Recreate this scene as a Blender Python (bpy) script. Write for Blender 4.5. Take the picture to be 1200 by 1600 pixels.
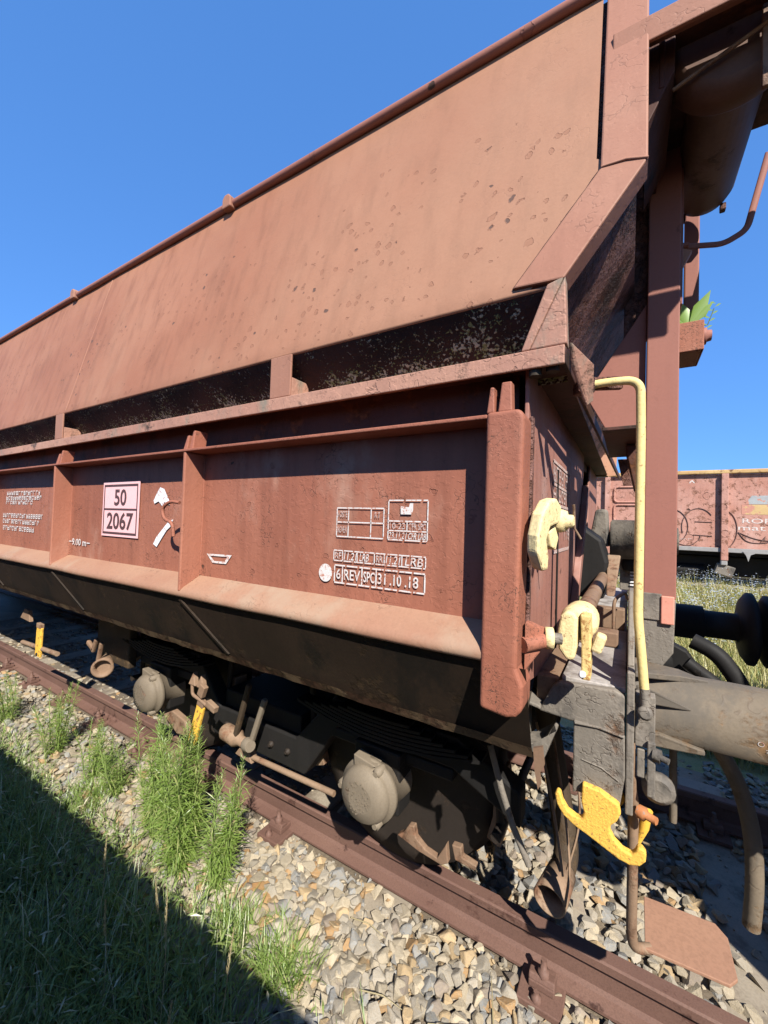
import bpy, bmesh, math, random
import numpy as np
from mathutils import Vector, Matrix, noise as mnoise

random.seed(7)
rng = np.random.default_rng(7)
for o in list(bpy.data.objects):
    bpy.data.objects.remove(o, do_unlink=True)
SC = bpy.context.scene
COL = SC.collection

# ------------------------------------------------------------------ camera
cam_d = bpy.data.cameras.new('camera')
cam = bpy.data.objects.new('camera', cam_d)
COL.objects.link(cam)
cam_d.sensor_fit = 'VERTICAL'
cam_d.sensor_height = 36.0
cam_d.lens = 626.93 / 1600 * 36
cam_d.clip_start = 0.02
cam_d.clip_end = 3000
_r = Vector((0.8533, 0.5204, 0.0324)); _f = Vector((-0.5211, 0.8529, 0.0257))
_r.normalize(); _f = (_f - _r * _f.dot(_r)).normalized(); _u = _r.cross(_f)
cam.matrix_world = Matrix(((_r.x, _u.x, -_f.x, 0.0), (_r.y, _u.y, -_f.y, 0.0), (_r.z, _u.z, -_f.z, 1.72), (0, 0, 0, 1)))
SC.camera = cam

# ------------------------------------------------------------------ light
SUN_TO = Vector((0.93, -1.0, 1.22)).normalized()
world = bpy.data.worlds.new('World'); SC.world = world
world.use_nodes = True
wn = world.node_tree
for n in list(wn.nodes): wn.nodes.remove(n)
wo = wn.nodes.new('ShaderNodeOutputWorld'); wb = wn.nodes.new('ShaderNodeBackground'); ws = wn.nodes.new('ShaderNodeTexSky')
ws.sky_type = 'NISHITA'; ws.sun_disc = False
ws.sun_elevation = math.asin(SUN_TO.z)
ws.sun_rotation = math.atan2(SUN_TO.x, SUN_TO.y)
ws.altitude = 1500; ws.air_density = 1.0; ws.dust_density = 0.0; ws.ozone_density = 4.0
wb.inputs['Strength'].default_value = 0.088
# clear deep-blue summer sky: softened contrast and a blue cast over the whole dome
wsep = wn.nodes.new('ShaderNodeSeparateColor'); wcmb = wn.nodes.new('ShaderNodeCombineColor')
wn.links.new(ws.outputs[0], wsep.inputs[0])
for ch, (g, k) in enumerate(((.50, .72), (.43, 1.56), (.40, 3.1))):
    pw = wn.nodes.new('ShaderNodeMath'); pw.operation = 'POWER'; pw.inputs[1].default_value = g
    ml = wn.nodes.new('ShaderNodeMath'); ml.operation = 'MULTIPLY'; ml.inputs[1].default_value = k
    wn.links.new(wsep.outputs[ch], pw.inputs[0]); wn.links.new(pw.outputs[0], ml.inputs[0]); wn.links.new(ml.outputs[0], wcmb.inputs[ch])
wn.links.new(wcmb.outputs[0], wb.inputs[0]); wn.links.new(wb.outputs[0], wo.inputs[0])
sun_d = bpy.data.lights.new('sun', 'SUN'); sun_d.energy = 5.0; sun_d.angle = math.radians(0.53); sun_d.color = (1.0, 0.955, 0.88)
sun = bpy.data.objects.new('sun', sun_d); COL.objects.link(sun)
sun.rotation_euler = SUN_TO.to_track_quat('Z', 'Y').to_euler(); sun.location = (3, -4, 8)
SC.view_settings.view_transform = 'Standard'; SC.view_settings.look = 'None'
SC.view_settings.exposure = 1.05; SC.view_settings.gamma = 1.0
SC.render.engine = 'CYCLES'
SC.cycles.max_bounces = 6

# ------------------------------------------------------------------ material helpers
def new_mat(name):
    m = bpy.data.materials.new(name); m.use_nodes = True
    nt = m.node_tree
    for n in list(nt.nodes): nt.nodes.remove(n)
    return m, nt
def nd(nt, typ, props=None, **ins):
    n = nt.nodes.new('ShaderNode' + typ)
    for k, v in (props or {}).items(): setattr(n, k, v)
    for k, v in ins.items():
        s = n.inputs[int(k[1:])] if (k[0] == 'i' and k[1:].isdigit()) else n.inputs[k.replace('_', ' ')]
        if isinstance(v, bpy.types.NodeSocket): nt.links.new(v, s)
        elif isinstance(v, (tuple, list)) and len(v) == 3 and s.type == 'RGBA': s.default_value = (*v, 1)
        else: s.default_value = v
    return n
def math_(nt, op, a, b=0.0, clamp=False):
    return nd(nt, 'Math', {'operation': op, 'use_clamp': clamp}, i0=a, i1=b).outputs[0]
def mix(nt, f, a, b, mode='MIX'):
    n = nt.nodes.new('ShaderNodeMix'); n.data_type = 'RGBA'; n.blend_type = mode
    for s, v in ((n.inputs[0], f), (n.inputs[6], a), (n.inputs[7], b)):
        if isinstance(v, bpy.types.NodeSocket): nt.links.new(v, s)
        elif isinstance(v, (tuple, list)): s.default_value = (*v[:3], 1)
        else: s.default_value = v
    return n.outputs[2]
def ramp(nt, v, a, b):
    return nd(nt, 'MapRange', {'clamp': True, 'interpolation_type': 'SMOOTHSTEP'}, i0=v, i1=a, i2=b).outputs[0]
def noise(nt, co, scale, detail=4, rough=0.6, stretch=None):
    if stretch: co = nd(nt, 'Mapping', None, Vector=co, Scale=stretch).outputs[0]
    return nd(nt, 'TexNoise', None, Vector=co, Scale=scale, Detail=detail, Roughness=rough).outputs[0]
def finish(nt, col, rough, bump=None, bstr=0.4, bdist=0.004, metal=0.0, spec=0.18, extra=None):
    b = nd(nt, 'BsdfPrincipled', None, Base_Color=col, Roughness=rough, Metallic=metal)
    b.inputs['Specular IOR Level'].default_value = spec
    if bump is not None:
        bn = nd(nt, 'Bump', None, Strength=bstr, Distance=bdist, Height=bump)
        nt.links.new(bn.outputs[0], b.inputs['Normal'])
    o = nd(nt, 'OutputMaterial')
    nt.links.new(b.outputs[0], o.inputs[0])
    return b

def paint(name, c1, c2, chip=0.0, chip_scale=16, chip_zone=None, chipc=(.06, .035, .025), worm=0.0, streak=.25,
          rust=0.0, rustc=(.12, .045, .018), grime=0.0, grimec=(.02, .016, .012), rough=.62, bstr=.5, grain=.16, worm_scale=22,
          fade=0.0, fadec=(.4, .33, .3), fade_scale=2.2, bdist=.004, fine=90, drift=None):
    m, nt = new_mat(name)
    co = nd(nt, 'TexCoord').outputs['Object']
    c = mix(nt, ramp(nt, noise(nt, co, 1.3, 5), .35, .68), c1, c2)
    st = noise(nt, co, 5, 4, .6, (3.0, 3.0, .22))
    c = mix(nt, math_(nt, 'MULTIPLY', ramp(nt, st, .42, .75), streak), c, tuple(x * .62 for x in c2))
    if drift:
        px = nd(nt, 'SeparateXYZ', None, Vector=co)
        dz = math_(nt, 'ADD', ramp(nt, px.outputs[0], drift[0], drift[1]), math_(nt, 'MULTIPLY', math_(nt, 'SUBTRACT', noise(nt, co, 2.2, 5), .5), 1.1), True)
        c = mix(nt, math_(nt, 'MULTIPLY', dz, drift[2]), c, drift[3])
    g = noise(nt, co, fine, 3, .7)
    c = mix(nt, math_(nt, 'MULTIPLY', ramp(nt, g, .35, .75), grain), c, tuple(x * .45 for x in c1))
    h = math_(nt, 'MULTIPLY', g, .18)
    h = math_(nt, 'ADD', h, math_(nt, 'MULTIPLY', noise(nt, co, 18, 4), .35))
    if fade:
        fz = ramp(nt, noise(nt, co, fade_scale, 5, .65, (1, 1, .55)), .52, .72)
        c = mix(nt, math_(nt, 'MULTIPLY', fz, fade), c, fadec)
    if worm:
        w = noise(nt, co, worm_scale, 2, .5)
        w = math_(nt, 'ABSOLUTE', math_(nt, 'SUBTRACT', w, .5))
        line = math_(nt, 'SUBTRACT', 1.0, ramp(nt, w, .004, .022))
        z = ramp(nt, noise(nt, co, 7, 3), .5, .62)
        line = math_(nt, 'MULTIPLY', line, z)
        c = mix(nt, math_(nt, 'MULTIPLY', line, worm), c, chipc)
        h = math_(nt, 'SUBTRACT', h, math_(nt, 'MULTIPLY', line, 1.1 * worm))
        flake = ramp(nt, noise(nt, co, worm_scale * .9, 3), .5, .56)
        h = math_(nt, 'ADD', h, math_(nt, 'MULTIPLY', flake, .5 * worm))
    if chip:
        dco = nd(nt, 'VectorMath', {'operation': 'ADD'}, i0=co, i1=nd(nt, 'VectorMath', {'operation': 'SCALE'}, i0=nd(nt, 'TexNoise', None, Vector=co, Scale=26.0, Detail=3.0).outputs[1], Scale=.045).outputs[0]).outputs[0]
        v = nd(nt, 'TexVoronoi', None, Vector=dco, Scale=chip_scale, Randomness=1.0)
        sep = nd(nt, 'SeparateColor', None, Color=v.outputs['Color'])
        z = ramp(nt, noise(nt, co, 1.7, 3), .40, .58)
        if chip_zone:
            px = nd(nt, 'SeparateXYZ', None, Vector=co)
            z = math_(nt, 'MULTIPLY', z, math_(nt, 'SUBTRACT', 1.0, ramp(nt, px.outputs[2], chip_zone[0], chip_zone[1])))
        on = math_(nt, 'LESS_THAN', sep.outputs[0], math_(nt, 'MULTIPLY', z, chip))
        rad = math_(nt, 'MULTIPLY_ADD', sep.outputs[1], .22); rad.node.inputs[2].default_value = .1
        d = math_(nt, 'SUBTRACT', rad, v.outputs['Distance'])
        inside = math_(nt, 'MULTIPLY', ramp(nt, d, 0.0, .03), on)
        rim = math_(nt, 'MULTIPLY', math_(nt, 'SUBTRACT', 1.0, ramp(nt, math_(nt, 'ABSOLUTE', d), .015, .05)), on)
        dark = math_(nt, 'GREATER_THAN', sep.outputs[2], .91)
        cc = mix(nt, dark, mix(nt, .35, c, tuple(x * .72 for x in c2)), chipc)
        c = mix(nt, inside, c, cc)
        c = mix(nt, math_(nt, 'MULTIPLY', rim, .5), c, tuple(x * .5 for x in c2))
        h = math_(nt, 'SUBTRACT', h, math_(nt, 'MULTIPLY', inside, .8))
        h = math_(nt, 'ADD', h, math_(nt, 'MULTIPLY', rim, .5))
    if rust:
        rz = ramp(nt, noise(nt, co, 6, 7, .7), .62 - rust * .3, .72 - rust * .25)
        c = mix(nt, rz, c, mix(nt, ramp(nt, noise(nt, co, 30, 3), .4, .6), rustc, tuple(x * .45 for x in rustc)))
        h = math_(nt, 'SUBTRACT', h, math_(nt, 'MULTIPLY', rz, .5))
    if grime:
        gz = ramp(nt, noise(nt, co, 3.5, 6, .7, (1, 1, .5)), .6 - grime * .4, .72 - grime * .3)
        c = mix(nt, math_(nt, 'MULTIPLY', gz, .85), c, grimec)
    finish(nt, c, rough, h, bstr, bdist)
    return m

def rocky(name, cols, scale=30, bstr=.5):
    m, nt = new_mat(name)
    co = nd(nt, 'NewGeometry').outputs['Position']
    isl = nd(nt, 'NewGeometry').outputs['Random Per Island']
    oi = nd(nt, 'ObjectInfo').outputs['Random']
    r = math_(nt, 'FRACT', math_(nt, 'ADD', isl, math_(nt, 'MULTIPLY', oi, 7.31)))
    cr = nd(nt, 'ValToRGB', None, Fac=r); cr.color_ramp.interpolation = 'CONSTANT'
    e = cr.color_ramp.elements
    while len(e) > 1: e.remove(e[-1])
    e[0].position = 0; e[0].color = (*cols[0][1], 1)
    acc = cols[0][0]
    for w, c in cols[1:]:
        el = e.new(acc); el.color = (*c, 1); acc += w
    g = noise(nt, co, scale, 5, .65)
    c = mix(nt, ramp(nt, g, .35, .7), cr.outputs[0], mix(nt, .5, cr.outputs[0], (.30, .24, .16)))
    c = mix(nt, math_(nt, 'MULTIPLY', ramp(nt, noise(nt, co, scale * 4, 2), .45, .7), .35), c, (.12, .11, .10))
    br = math_(nt, 'MULTIPLY_ADD', math_(nt, 'FRACT', math_(nt, 'MULTIPLY', r, 17.7)), .34); br.node.inputs[2].default_value = .70
    c = mix(nt, 1.0, c, nd(nt, 'CombineColor', None, Red=br, Green=br, Blue=br).outputs[0], 'MULTIPLY')
    finish(nt, c, .85, math_(nt, 'ADD', g, math_(nt, 'MULTIPLY', noise(nt, co, scale * 3, 3), .4)), bstr, .004, spec=.2)
    return m

def leafy(name, c1, c2, trans=.35, c3=None):
    m, nt = new_mat(name)
    isl = nd(nt, 'NewGeometry').outputs['Random Per Island']
    c = mix(nt, isl, c1, c2)
    if c3: c = mix(nt, math_(nt, 'GREATER_THAN', isl, .88), c, c3)
    d = nd(nt, 'BsdfDiffuse', None, Color=c)
    t = nd(nt, 'BsdfTranslucent', None, Color=mix(nt, .4, c, (.22, .30, .03)))
    gl = nd(nt, 'BsdfGlossy', None, Color=(1, 1, 1), Roughness=.45)
    s = nd(nt, 'MixShader', None, i0=trans, i1=d.outputs[0], i2=t.outputs[0])
    s2 = nd(nt, 'MixShader', None, i0=.04, i1=s.outputs[0], i2=gl.outputs[0])
    o = nd(nt, 'OutputMaterial'); nt.links.new(s2.outputs[0], o.inputs[0])
    return m

def plain(name, c, rough=.7, grain=.25, scale=60, wear=0.0, wearc=(.2, .08, .05), bstr=.25):
    m, nt = new_mat(name)
    co = nd(nt, 'TexCoord').outputs['Object']
    g = noise(nt, co, scale, 4, .65)
    col = mix(nt, math_(nt, 'MULTIPLY', ramp(nt, g, .35, .75), grain), c, tuple(x * .45 for x in c))
    if wear:
        col = mix(nt, ramp(nt, noise(nt, co, scale * .7, 5, .75), .66 - wear * .3, .7 - wear * .25), col, wearc)
    finish(nt, col, rough, g, bstr, .003)
    return m

M = {}
M['hopper'] = paint('faded_hopper_paint', (.295, .136, .080), (.255, .107, .061), chip=.75, chip_scale=24, chip_zone=(2.9, 3.25), streak=.5, drift=(-2.6, .2, .6, (.30, .172, .108)), worm=.12, chipc=(.10, .06, .045), grain=.10, bstr=.35, fade=.35, fadec=(.31, .175, .108), fade_scale=.9)
M['strip'] = paint('frame_paint', (.305, .155, .103), (.27, .125, .082), chip=.12, streak=.3, worm=.25, grain=.12, bstr=.4)
M['panel'] = paint('door_panel_paint', (.285, .112, .070), (.24, .088, .055), chip=.16, chip_scale=22, worm=.55, streak=.5, fade=.8, fadec=(.36, .215, .155), grain=.14, worm_scale=26)
M['post'] = paint('thick_post_paint', (.295, .112, .069), (.25, .09, .055), worm=1.0, worm_scale=60, streak=.35, grain=.25, bstr=.28, fade=.2, fadec=(.33, .2, .14))
M['rib'] = paint('rib_paint', (.315, .13, .082), (.28, .108, .067), worm=.35, worm_scale=40, streak=.15, fade=.4, fadec=(.42, .24, .17), grain=.12, bstr=.4)
M['shelf'] = paint('dusty_shelf_paint', (.30, .178, .115), (.265, .135, .086), worm=.25, streak=.05, fade=.8, fadec=(.29, .205, .142), fade_scale=3, grain=.2)
M['ledge'] = paint('weathered_ledge_paint', (.40, .22, .15), (.33, .17, .12), worm=.4, rust=.25, rustc=(.16, .10, .07), grime=.15, grimec=(.17, .16, .12), grain=.3, bstr=.8)
M['end'] = paint('end_panel_paint', (.32, .15, .11), (.26, .12, .09), chip=.25, chip_scale=20, worm=.3, fade=.5, fadec=(.34, .25, .22), streak=.5, grain=.2)
M['scaly'] = paint('scaly_rust_paint', (.24, .125, .10), (.18, .085, .065), worm=1.0, worm_scale=45, rust=.55, rustc=(.15, .065, .042), grime=.28, grimec=(.035, .022, .018), grain=.5, bstr=1.0, bdist=.01)
M['pillar'] = paint('pillar_paint', (.27, .115, .085), (.24, .10, .075), chip=.10, worm=.08, streak=.12, grain=.10, bstr=.3)
M['cylinder'] = paint('rusty_cylinder', (.145, .085, .06), (.11, .062, .045), rust=.15, rustc=(.10, .05, .03), grain=.25, streak=.3, bstr=.35)
M['dark_red'] = paint('shaded_red_paint', (.085, .036, .026), (.06, .027, .02), worm=.4, rust=.3, grime=.3, grain=.2)  # red darkened so the shade below the ledge sits in the colour
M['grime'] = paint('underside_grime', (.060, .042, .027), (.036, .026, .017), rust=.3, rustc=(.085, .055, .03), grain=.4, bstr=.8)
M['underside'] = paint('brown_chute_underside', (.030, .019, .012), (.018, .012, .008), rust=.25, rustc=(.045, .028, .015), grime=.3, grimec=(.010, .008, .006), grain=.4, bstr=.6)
M['wheel'] = paint('shaded_wheel', (.034, .026, .020), (.022, .017, .014), rust=.2, rustc=(.045, .03, .02), grain=.4, bstr=.6)  # wheel brown lowered to stand for the shade on the bogie
M['grease_shade'] = paint('grease_and_shade_black', (.016, .0145, .0135), (.010, .0095, .009), rust=.1, rustc=(.022, .017, .013), grain=.3, bstr=.7)  # greasy black deepened so the bogie and underparts carry painted shade
M['steel'] = paint('dirty_grey_steel', (.215, .185, .15), (.16, .14, .115), rust=.18, rustc=(.15, .085, .05), grime=.3, grimec=(.055, .05, .045), worm=.2, grain=.35, bstr=1.0, bdist=.006)
M['dusty'] = paint('gritty_white_dust', (.42, .39, .36), (.30, .27, .24), grime=.35, grimec=(.12, .10, .085), grain=.6, fine=120, streak=0, bstr=1.0)
M['tube'] = paint('buffer_housing_dirt', (.18, .142, .10), (.12, .098, .074), rust=.28, rustc=(.17, .10, .05), grime=.4, grimec=(.09, .078, .064), worm=.25, worm_scale=12, grain=.3, bstr=.7)
M['cast'] = paint('cast_axle_box', (.185, .15, .108), (.14, .112, .08), rust=.15, rustc=(.2, .12, .08), grain=.3, fine=140, bstr=.7)
M['ochre_rust'] = paint('dusty_rust', (.25, .17, .11), (.18, .11, .07), rust=.4, rustc=(.19, .10, .06), grain=.35, bstr=.7)
M['rusty_lip'] = paint('rusted_lip', (.12, .08, .045), (.06, .04, .024), rust=.6, rustc=(.05, .025, .015), grain=.5, bstr=1.0)
M['rail'] = paint('rusty_rail', (.150, .085, .064), (.115, .062, .048), rust=.15, rustc=(.085, .042, .032), grain=.5, fine=160, streak=.05, bstr=.5)
M['step'] = paint('rusty_step_plate', (.30, .165, .105), (.25, .13, .085), fade=.4, fadec=(.34, .22, .14), rust=.05, grain=.35, bstr=.4, streak=0)
M['yellow'] = plain('faded_yellow_paint', (.66, .53, .27), .7, .4, 75, .26, (.26, .17, .09), .8)
M['yellow_arm'] = plain('rust_streaked_yellow', (.62, .45, .18), .7, .4, 70, .4, (.32, .17, .06), .8)
M['yellow_rod'] = plain('yellow_rail_paint', (.62, .48, .20), .6, .3, 60, .22, (.30, .19, .08), .4)
M['yellow_hook'] = plain('worn_yellow_hook', (.70, .41, .075), .7, .4, 130, .30, (.30, .15, .05), 1.0)
M['yellow_lever'] = plain('scuffed_yellow_lever', (.70, .41, .06), .6, .3, 60, .4, (.22, .12, .04), .5)
M['coral'] = plain('coral_paint', (.56, .235, .17), .6, .2, 40, .1, (.3, .15, .1))
M['bolt_rust'] = plain('orange_rust_bolt', (.36, .14, .055), .7, .4, 80, .3, (.2, .16, .13))
M['white'] = plain('stencil_white', (.56, .53, .50), .85, .3, 140, .42, (.36, .16, .11), .1)
M['white_faint'] = plain('worn_stencil_white', (.46, .39, .36), .85, .3, 130, .55, (.36, .17, .12), .1)
M['placard'] = plain('placard_pink', (.72, .42, .41), .6, .1, 30, .05, (.6, .5, .48), .1)
M['placard_edge'] = plain('placard_border', (.74, .60, .57), .6, .1, 30, .1, (.4, .2, .15), .1)
M['ink'] = plain('placard_ink', (.075, .04, .04), .6, .1, 80, .1, (.3, .18, .17), .1)
M['foil'] = plain('torn_sticker', (.70, .70, .70), .45, .5, 90, .35, (.35, .17, .12), .5)
M['concrete'] = paint('sleeper_concrete', (.29, .245, .185), (.22, .185, .14), grime=.3, grimec=(.12, .095, .07), grain=.35, streak=0, bstr=.5)
M['stone'] = rocky('ballast_stone', [(.28, (.31, .275, .22)), (.26, (.36, .305, .22)), (.14, (.235, .235, .225)), (.14, (.40, .335, .235)), (.09, (.38, .27, .145)), (.04, (.34, .20, .085)), (.05, (.22, .18, .145))], 110, .8)
M['soil'] = paint('track_soil', (.27, .215, .15), (.20, .155, .105), grime=.2, grimec=(.12, .095, .065), grain=.5, streak=0, bstr=1.0, bdist=.02)
M['bed'] = paint('gap_shade_bed', (.17, .135, .095), (.12, .095, .068), grain=.6, streak=0, bstr=1.0, bdist=.02)  # bed colour darkened to paint the shade in gaps between stones
M['rusty_sand'] = paint('rusty_sand', (.36, .24, .12), (.28, .15, .06), grain=.5, streak=0, bstr=1.0, bdist=.01)
M['dry_ground'] = paint('dry_grass_ground', (.36, .29, .13), (.22, .22, .08), grime=.2, grimec=(.14, .14, .05), grain=.5, streak=0, bstr=1.0, bdist=.05)
M['grass'] = leafy('long_grass', (.13, .19, .045), (.25, .31, .09), .3, (.48, .45, .28))
M['weed'] = leafy('fleabane_leaf', (.18, .28, .05), (.29, .39, .10), .48, (.42, .44, .17))
M['weed_stem'] = plain('weed_stem', (.16, .21, .06), .7, .2)
M['straw'] = leafy('dry_straw', (.46, .38, .22), (.34, .28, .15), .3)
M['dry_grass'] = leafy('sun_dried_grass', (.46, .39, .16), (.30, .30, .10), .3, (.20, .25, .07))
M['flower'] = leafy('pale_blue_flower', (.34, .40, .52), (.46, .49, .50), .2)
M['bush'] = leafy('bush_leaf', (.04, .085, .018), (.09, .15, .03), .3)
M['leaf'] = leafy('broad_leaf', (.20, .36, .05), (.28, .42, .08), .45)
M['bg_body'] = paint('open_wagon_paint', (.42, .225, .175), (.35, .165, .12), rust=.35, rustc=(.24, .11, .07), chip=.3, chip_scale=3.0, fade=.6, fadec=(.46, .29, .24), grain=.25, streak=.3, bdist=.03)
M['bg_rim'] = paint('ochre_rim_paint', (.50, .34, .15), (.40, .24, .10), rust=.4, rustc=(.2, .10, .05), grain=.3)
M['bg_grey'] = plain('grey_sole_bar', (.25, .24, .23), .7, .3, 8)
M['bg_yellow'] = plain('faded_yellow_block', (.46, .32, .15), .7, .3, 6, .5, (.40, .19, .14))
M['bg_blue'] = plain('faded_blue_block', (.30, .31, .31), .7, .3, 6, .5, (.40, .19, .14))
M['tag_ink'] = plain('graffiti_line', (.12, .07, .06), .7, .1, 8)

# lichen specks on a near-black base below the hopper fold
def lichen():
    m, nt = new_mat('lichen_crust')
    co = nd(nt, 'TexCoord').outputs['Object']
    z = nd(nt, 'SeparateXYZ', None, Vector=co).outputs[2]
    base = mix(nt, ramp(nt, noise(nt, co, 4, 5), .4, .65), (.045, .022, .017), (.022, .013, .011))
    low = math_(nt, 'SUBTRACT', 1.0, ramp(nt, z, 2.21, 2.35))
    clump = math_(nt, 'ADD', math_(nt, 'MULTIPLY', noise(nt, co, 6, 4, .7), .55), math_(nt, 'MULTIPLY', low, .17))
    sp_ = math_(nt, 'ADD', clump, math_(nt, 'MULTIPLY', noise(nt, co, 95, 2, .6), .8))
    spot = ramp(nt, sp_, .76, .84)
    hue = noise(nt, co, 30, 2)
    lc = mix(nt, ramp(nt, hue, .4, .6), (.33, .31, .24), (.17, .18, .08))
    c = mix(nt, spot, base, lc)
    h = math_(nt, 'ADD', math_(nt, 'MULTIPLY', spot, .9), noise(nt, co, 45, 4))
    finish(nt, c, .9, h, 1.0, .008, spec=.15)
    return m
M['lichen'] = lichen()

# ------------------------------------------------------------------ mesh helpers
class MB:
    def __init__(s): s.v = []; s.f = []; s.sm = []
    def add(s, vs, fs, smooth=False):
        b = len(s.v); s.v += [tuple(p) for p in vs]
        for f in fs: s.f.append(tuple(i + b for i in f)); s.sm.append(smooth)
        return s
    def box(s, x0, x1, y0, y1, z0, z1):
        vs = [(x, y, z) for z in (z0, z1) for y in (y0, y1) for x in (x0, x1)]
        return s.add(vs, [(0, 2, 3, 1), (4, 5, 7, 6), (0, 1, 5, 4), (2, 6, 7, 3), (0, 4, 6, 2), (1, 3, 7, 5)])
    def prism(s, poly, vec):
        n = len(poly); p = [Vector(q) for q in poly]; vec = Vector(vec)
        nrm = Vector((0, 0, 0))
        for i in range(n): nrm += (p[i] - p[0]).cross(p[(i + 1) % n] - p[0])
        if nrm.dot(vec) > 0: p = p[::-1]
        q = [a + vec for a in p]
        fs = [tuple(range(n)), tuple(range(2 * n - 1, n - 1, -1))]
        for i in range(n):
            j = (i + 1) % n; fs.append((j, i, n + i, n + j))
        return s.add(p + q, fs)
    def obox(s, c, size, rot):
        c = Vector(c); hx, hy, hz = (a / 2 for a in size)
        vs = [c + rot @ Vector((x, y, z)) for z in (-hz, hz) for y in (-hy, hy) for x in (-hx, hx)]
        return s.add(vs, [(0, 2, 3, 1), (4, 5, 7, 6), (0, 1, 5, 4), (2, 6, 7, 3), (0, 4, 6, 2), (1, 3, 7, 5)])
    def tube(s, path, r, n=12, cap=True, sx=1.0):
        P = [Vector(p) for p in path]; R = r if isinstance(r, (list, tuple)) else [r] * len(P)
        t = (P[1] - P[0]).normalized(); a = Vector((0, 0, 1)) if abs(t.z) < .9 else Vector((0, 1, 0))
        u = t.cross(a).normalized(); vs = []
        for i, p in enumerate(P):
            d = (P[min(i + 1, len(P) - 1)] - P[max(i - 1, 0)]).normalized()
            u = (u - d * u.dot(d)).normalized(); w = d.cross(u)
            for k in range(n):
                an = 2 * math.pi * k / n; vs.append(p + (u * math.cos(an) * sx + w * math.sin(an)) * R[i])
        fs = [(i * n + k, i * n + (k + 1) % n, (i + 1) * n + (k + 1) % n, (i + 1) * n + k) for i in range(len(P) - 1) for k in range(n)]
        s.add(vs, fs, True)
        if cap:
            m = len(P)
            s.add(vs[:n], [tuple(range(n - 1, -1, -1))]); s.add(vs[(m - 1) * n:], [tuple(range(n))])
        return s
    def lathe(s, o, axis, prof, n=32):
        o = Vector(o); ax = Vector(axis).normalized(); a = Vector((0, 0, 1)) if abs(ax.z) < .9 else Vector((1, 0, 0))
        u = ax.cross(a).normalized(); w = ax.cross(u); vs = []
        for t, r in prof:
            for k in range(n):
                an = 2 * math.pi * k / n; vs.append(o + ax * t + (u * math.cos(an) + w * math.sin(an)) * r)
        fs = [(i * n + k, i * n + (k + 1) % n, (i + 1) * n + (k + 1) % n, (i + 1) * n + k) for i in range(len(prof) - 1) for k in range(n)]
        s.add(vs, fs, True)
        s.add(vs[:n], [tuple(range(n - 1, -1, -1))]); s.add(vs[-n:], [tuple(range(n))])
        return s
    def build(s, name, mat, parent=None, bevel=.0, seg=2, weld=False):
        me = bpy.data.meshes.new(name); me.from_pydata(s.v, [], s.f)
        me.polygons.foreach_set('use_smooth', s.sm); me.materials.append(mat); me.update()
        bm = bmesh.new(); bm.from_mesh(me)
        if weld: bmesh.ops.remove_doubles(bm, verts=bm.verts, dist=1e-5)
        bmesh.ops.recalc_face_normals(bm, faces=bm.faces); bm.to_mesh(me); bm.free()
        o = bpy.data.objects.new(name, me); COL.objects.link(o)
        if bevel:
            b = o.modifiers.new('bevel', 'BEVEL'); b.width = bevel; b.segments = seg; b.limit_method = 'ANGLE'; b.angle_limit = math.radians(35)
        if parent is not None: attach(o, parent)
        return o
def attach(o, parent):
    o.parent = parent
    m = Matrix.Translation(parent.location)
    if parent.type == 'EMPTY': o.matrix_parent_inverse = m.inverted()
def thing(name, label, cat, loc=(0, 0, 0), group=None):
    o = bpy.data.objects.new(name, None); COL.objects.link(o); o.location = loc; o.empty_display_size = .1
    return tag(o, label, cat, group)
def tag(o, label, cat, group=None):
    o['label'] = label; o['category'] = cat
    if group: o['group'] = group
    return o
def structure(o): o['kind'] = 'structure'; return o
def bend(pts, r, n=6):
    """round the corners of a polyline"""
    P = [Vector(p) for p in pts]; out = [P[0]]
    for i in range(1, len(P) - 1):
        a = (P[i - 1] - P[i]); b = (P[i + 1] - P[i]); rr = min(r, a.length * .49, b.length * .49)
        s = P[i] + a.normalized() * rr; e = P[i] + b.normalized() * rr
        for k in range(n + 1):
            t = k / n; out.append(s * (1 - t) ** 2 + P[i] * 2 * t * (1 - t) + e * t * t)
    out.append(P[-1]); return out

# ------------------------------------------------------------------ ground, ballast, track
NRY, FRY, TCY = 1.917, 3.425, 2.671
PROF = [(-600, -.5), (-40, -.5), (-4.2, -.36), (-2.4, -.22), (-.9, -.24), (0, -.36), (.7, -.36), (1.1, -.29), (1.36, -.208), (1.75, -.205), (3.6, -.205), (4.3, -.28), (5.2, -.42), (8, -.2), (11.5, .28), (12.6, .38), (20, .4), (60, .0), (700, -.5)]
def gz(y):
    for (a, za), (b, zb) in zip(PROF, PROF[1:]):
        if y <= b: return za + (zb - za) * (y - a) / (b - a)
    return PROF[-1][1]
def ground():
    xs = [-700, -200, -60] + [x * .5 - 20 for x in range(0, 81)] + [40, 120, 700]
    ys = [p[0] for p in PROF]; ys = sorted(set(ys + [y * .25 - .5 for y in range(0, 20)] + [6, 7, 9, 10]))
    mb = MB(); vs = [(x, y, gz(y) + (.02 * mnoise.noise((x * 1.3, y * 1.3, 0)) if -20 < x < 20 else 0)) for y in ys for x in xs]
    n = len(xs); fs = [(j * n + i, j * n + i + 1, (j + 1) * n + i + 1, (j + 1) * n + i) for j in range(len(ys) - 1) for i in range(n - 1)]
    mb.add(vs, fs, True)
    o = mb.build('ground', M['soil'], None); structure(o)
    o.data.materials.append(M['dry_ground'])
    for p in o.data.polygons:
        if p.center.y > 4.6 or p.center.y < -5: p.material_index = 1
    return o
GROUND = ground()

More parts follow.
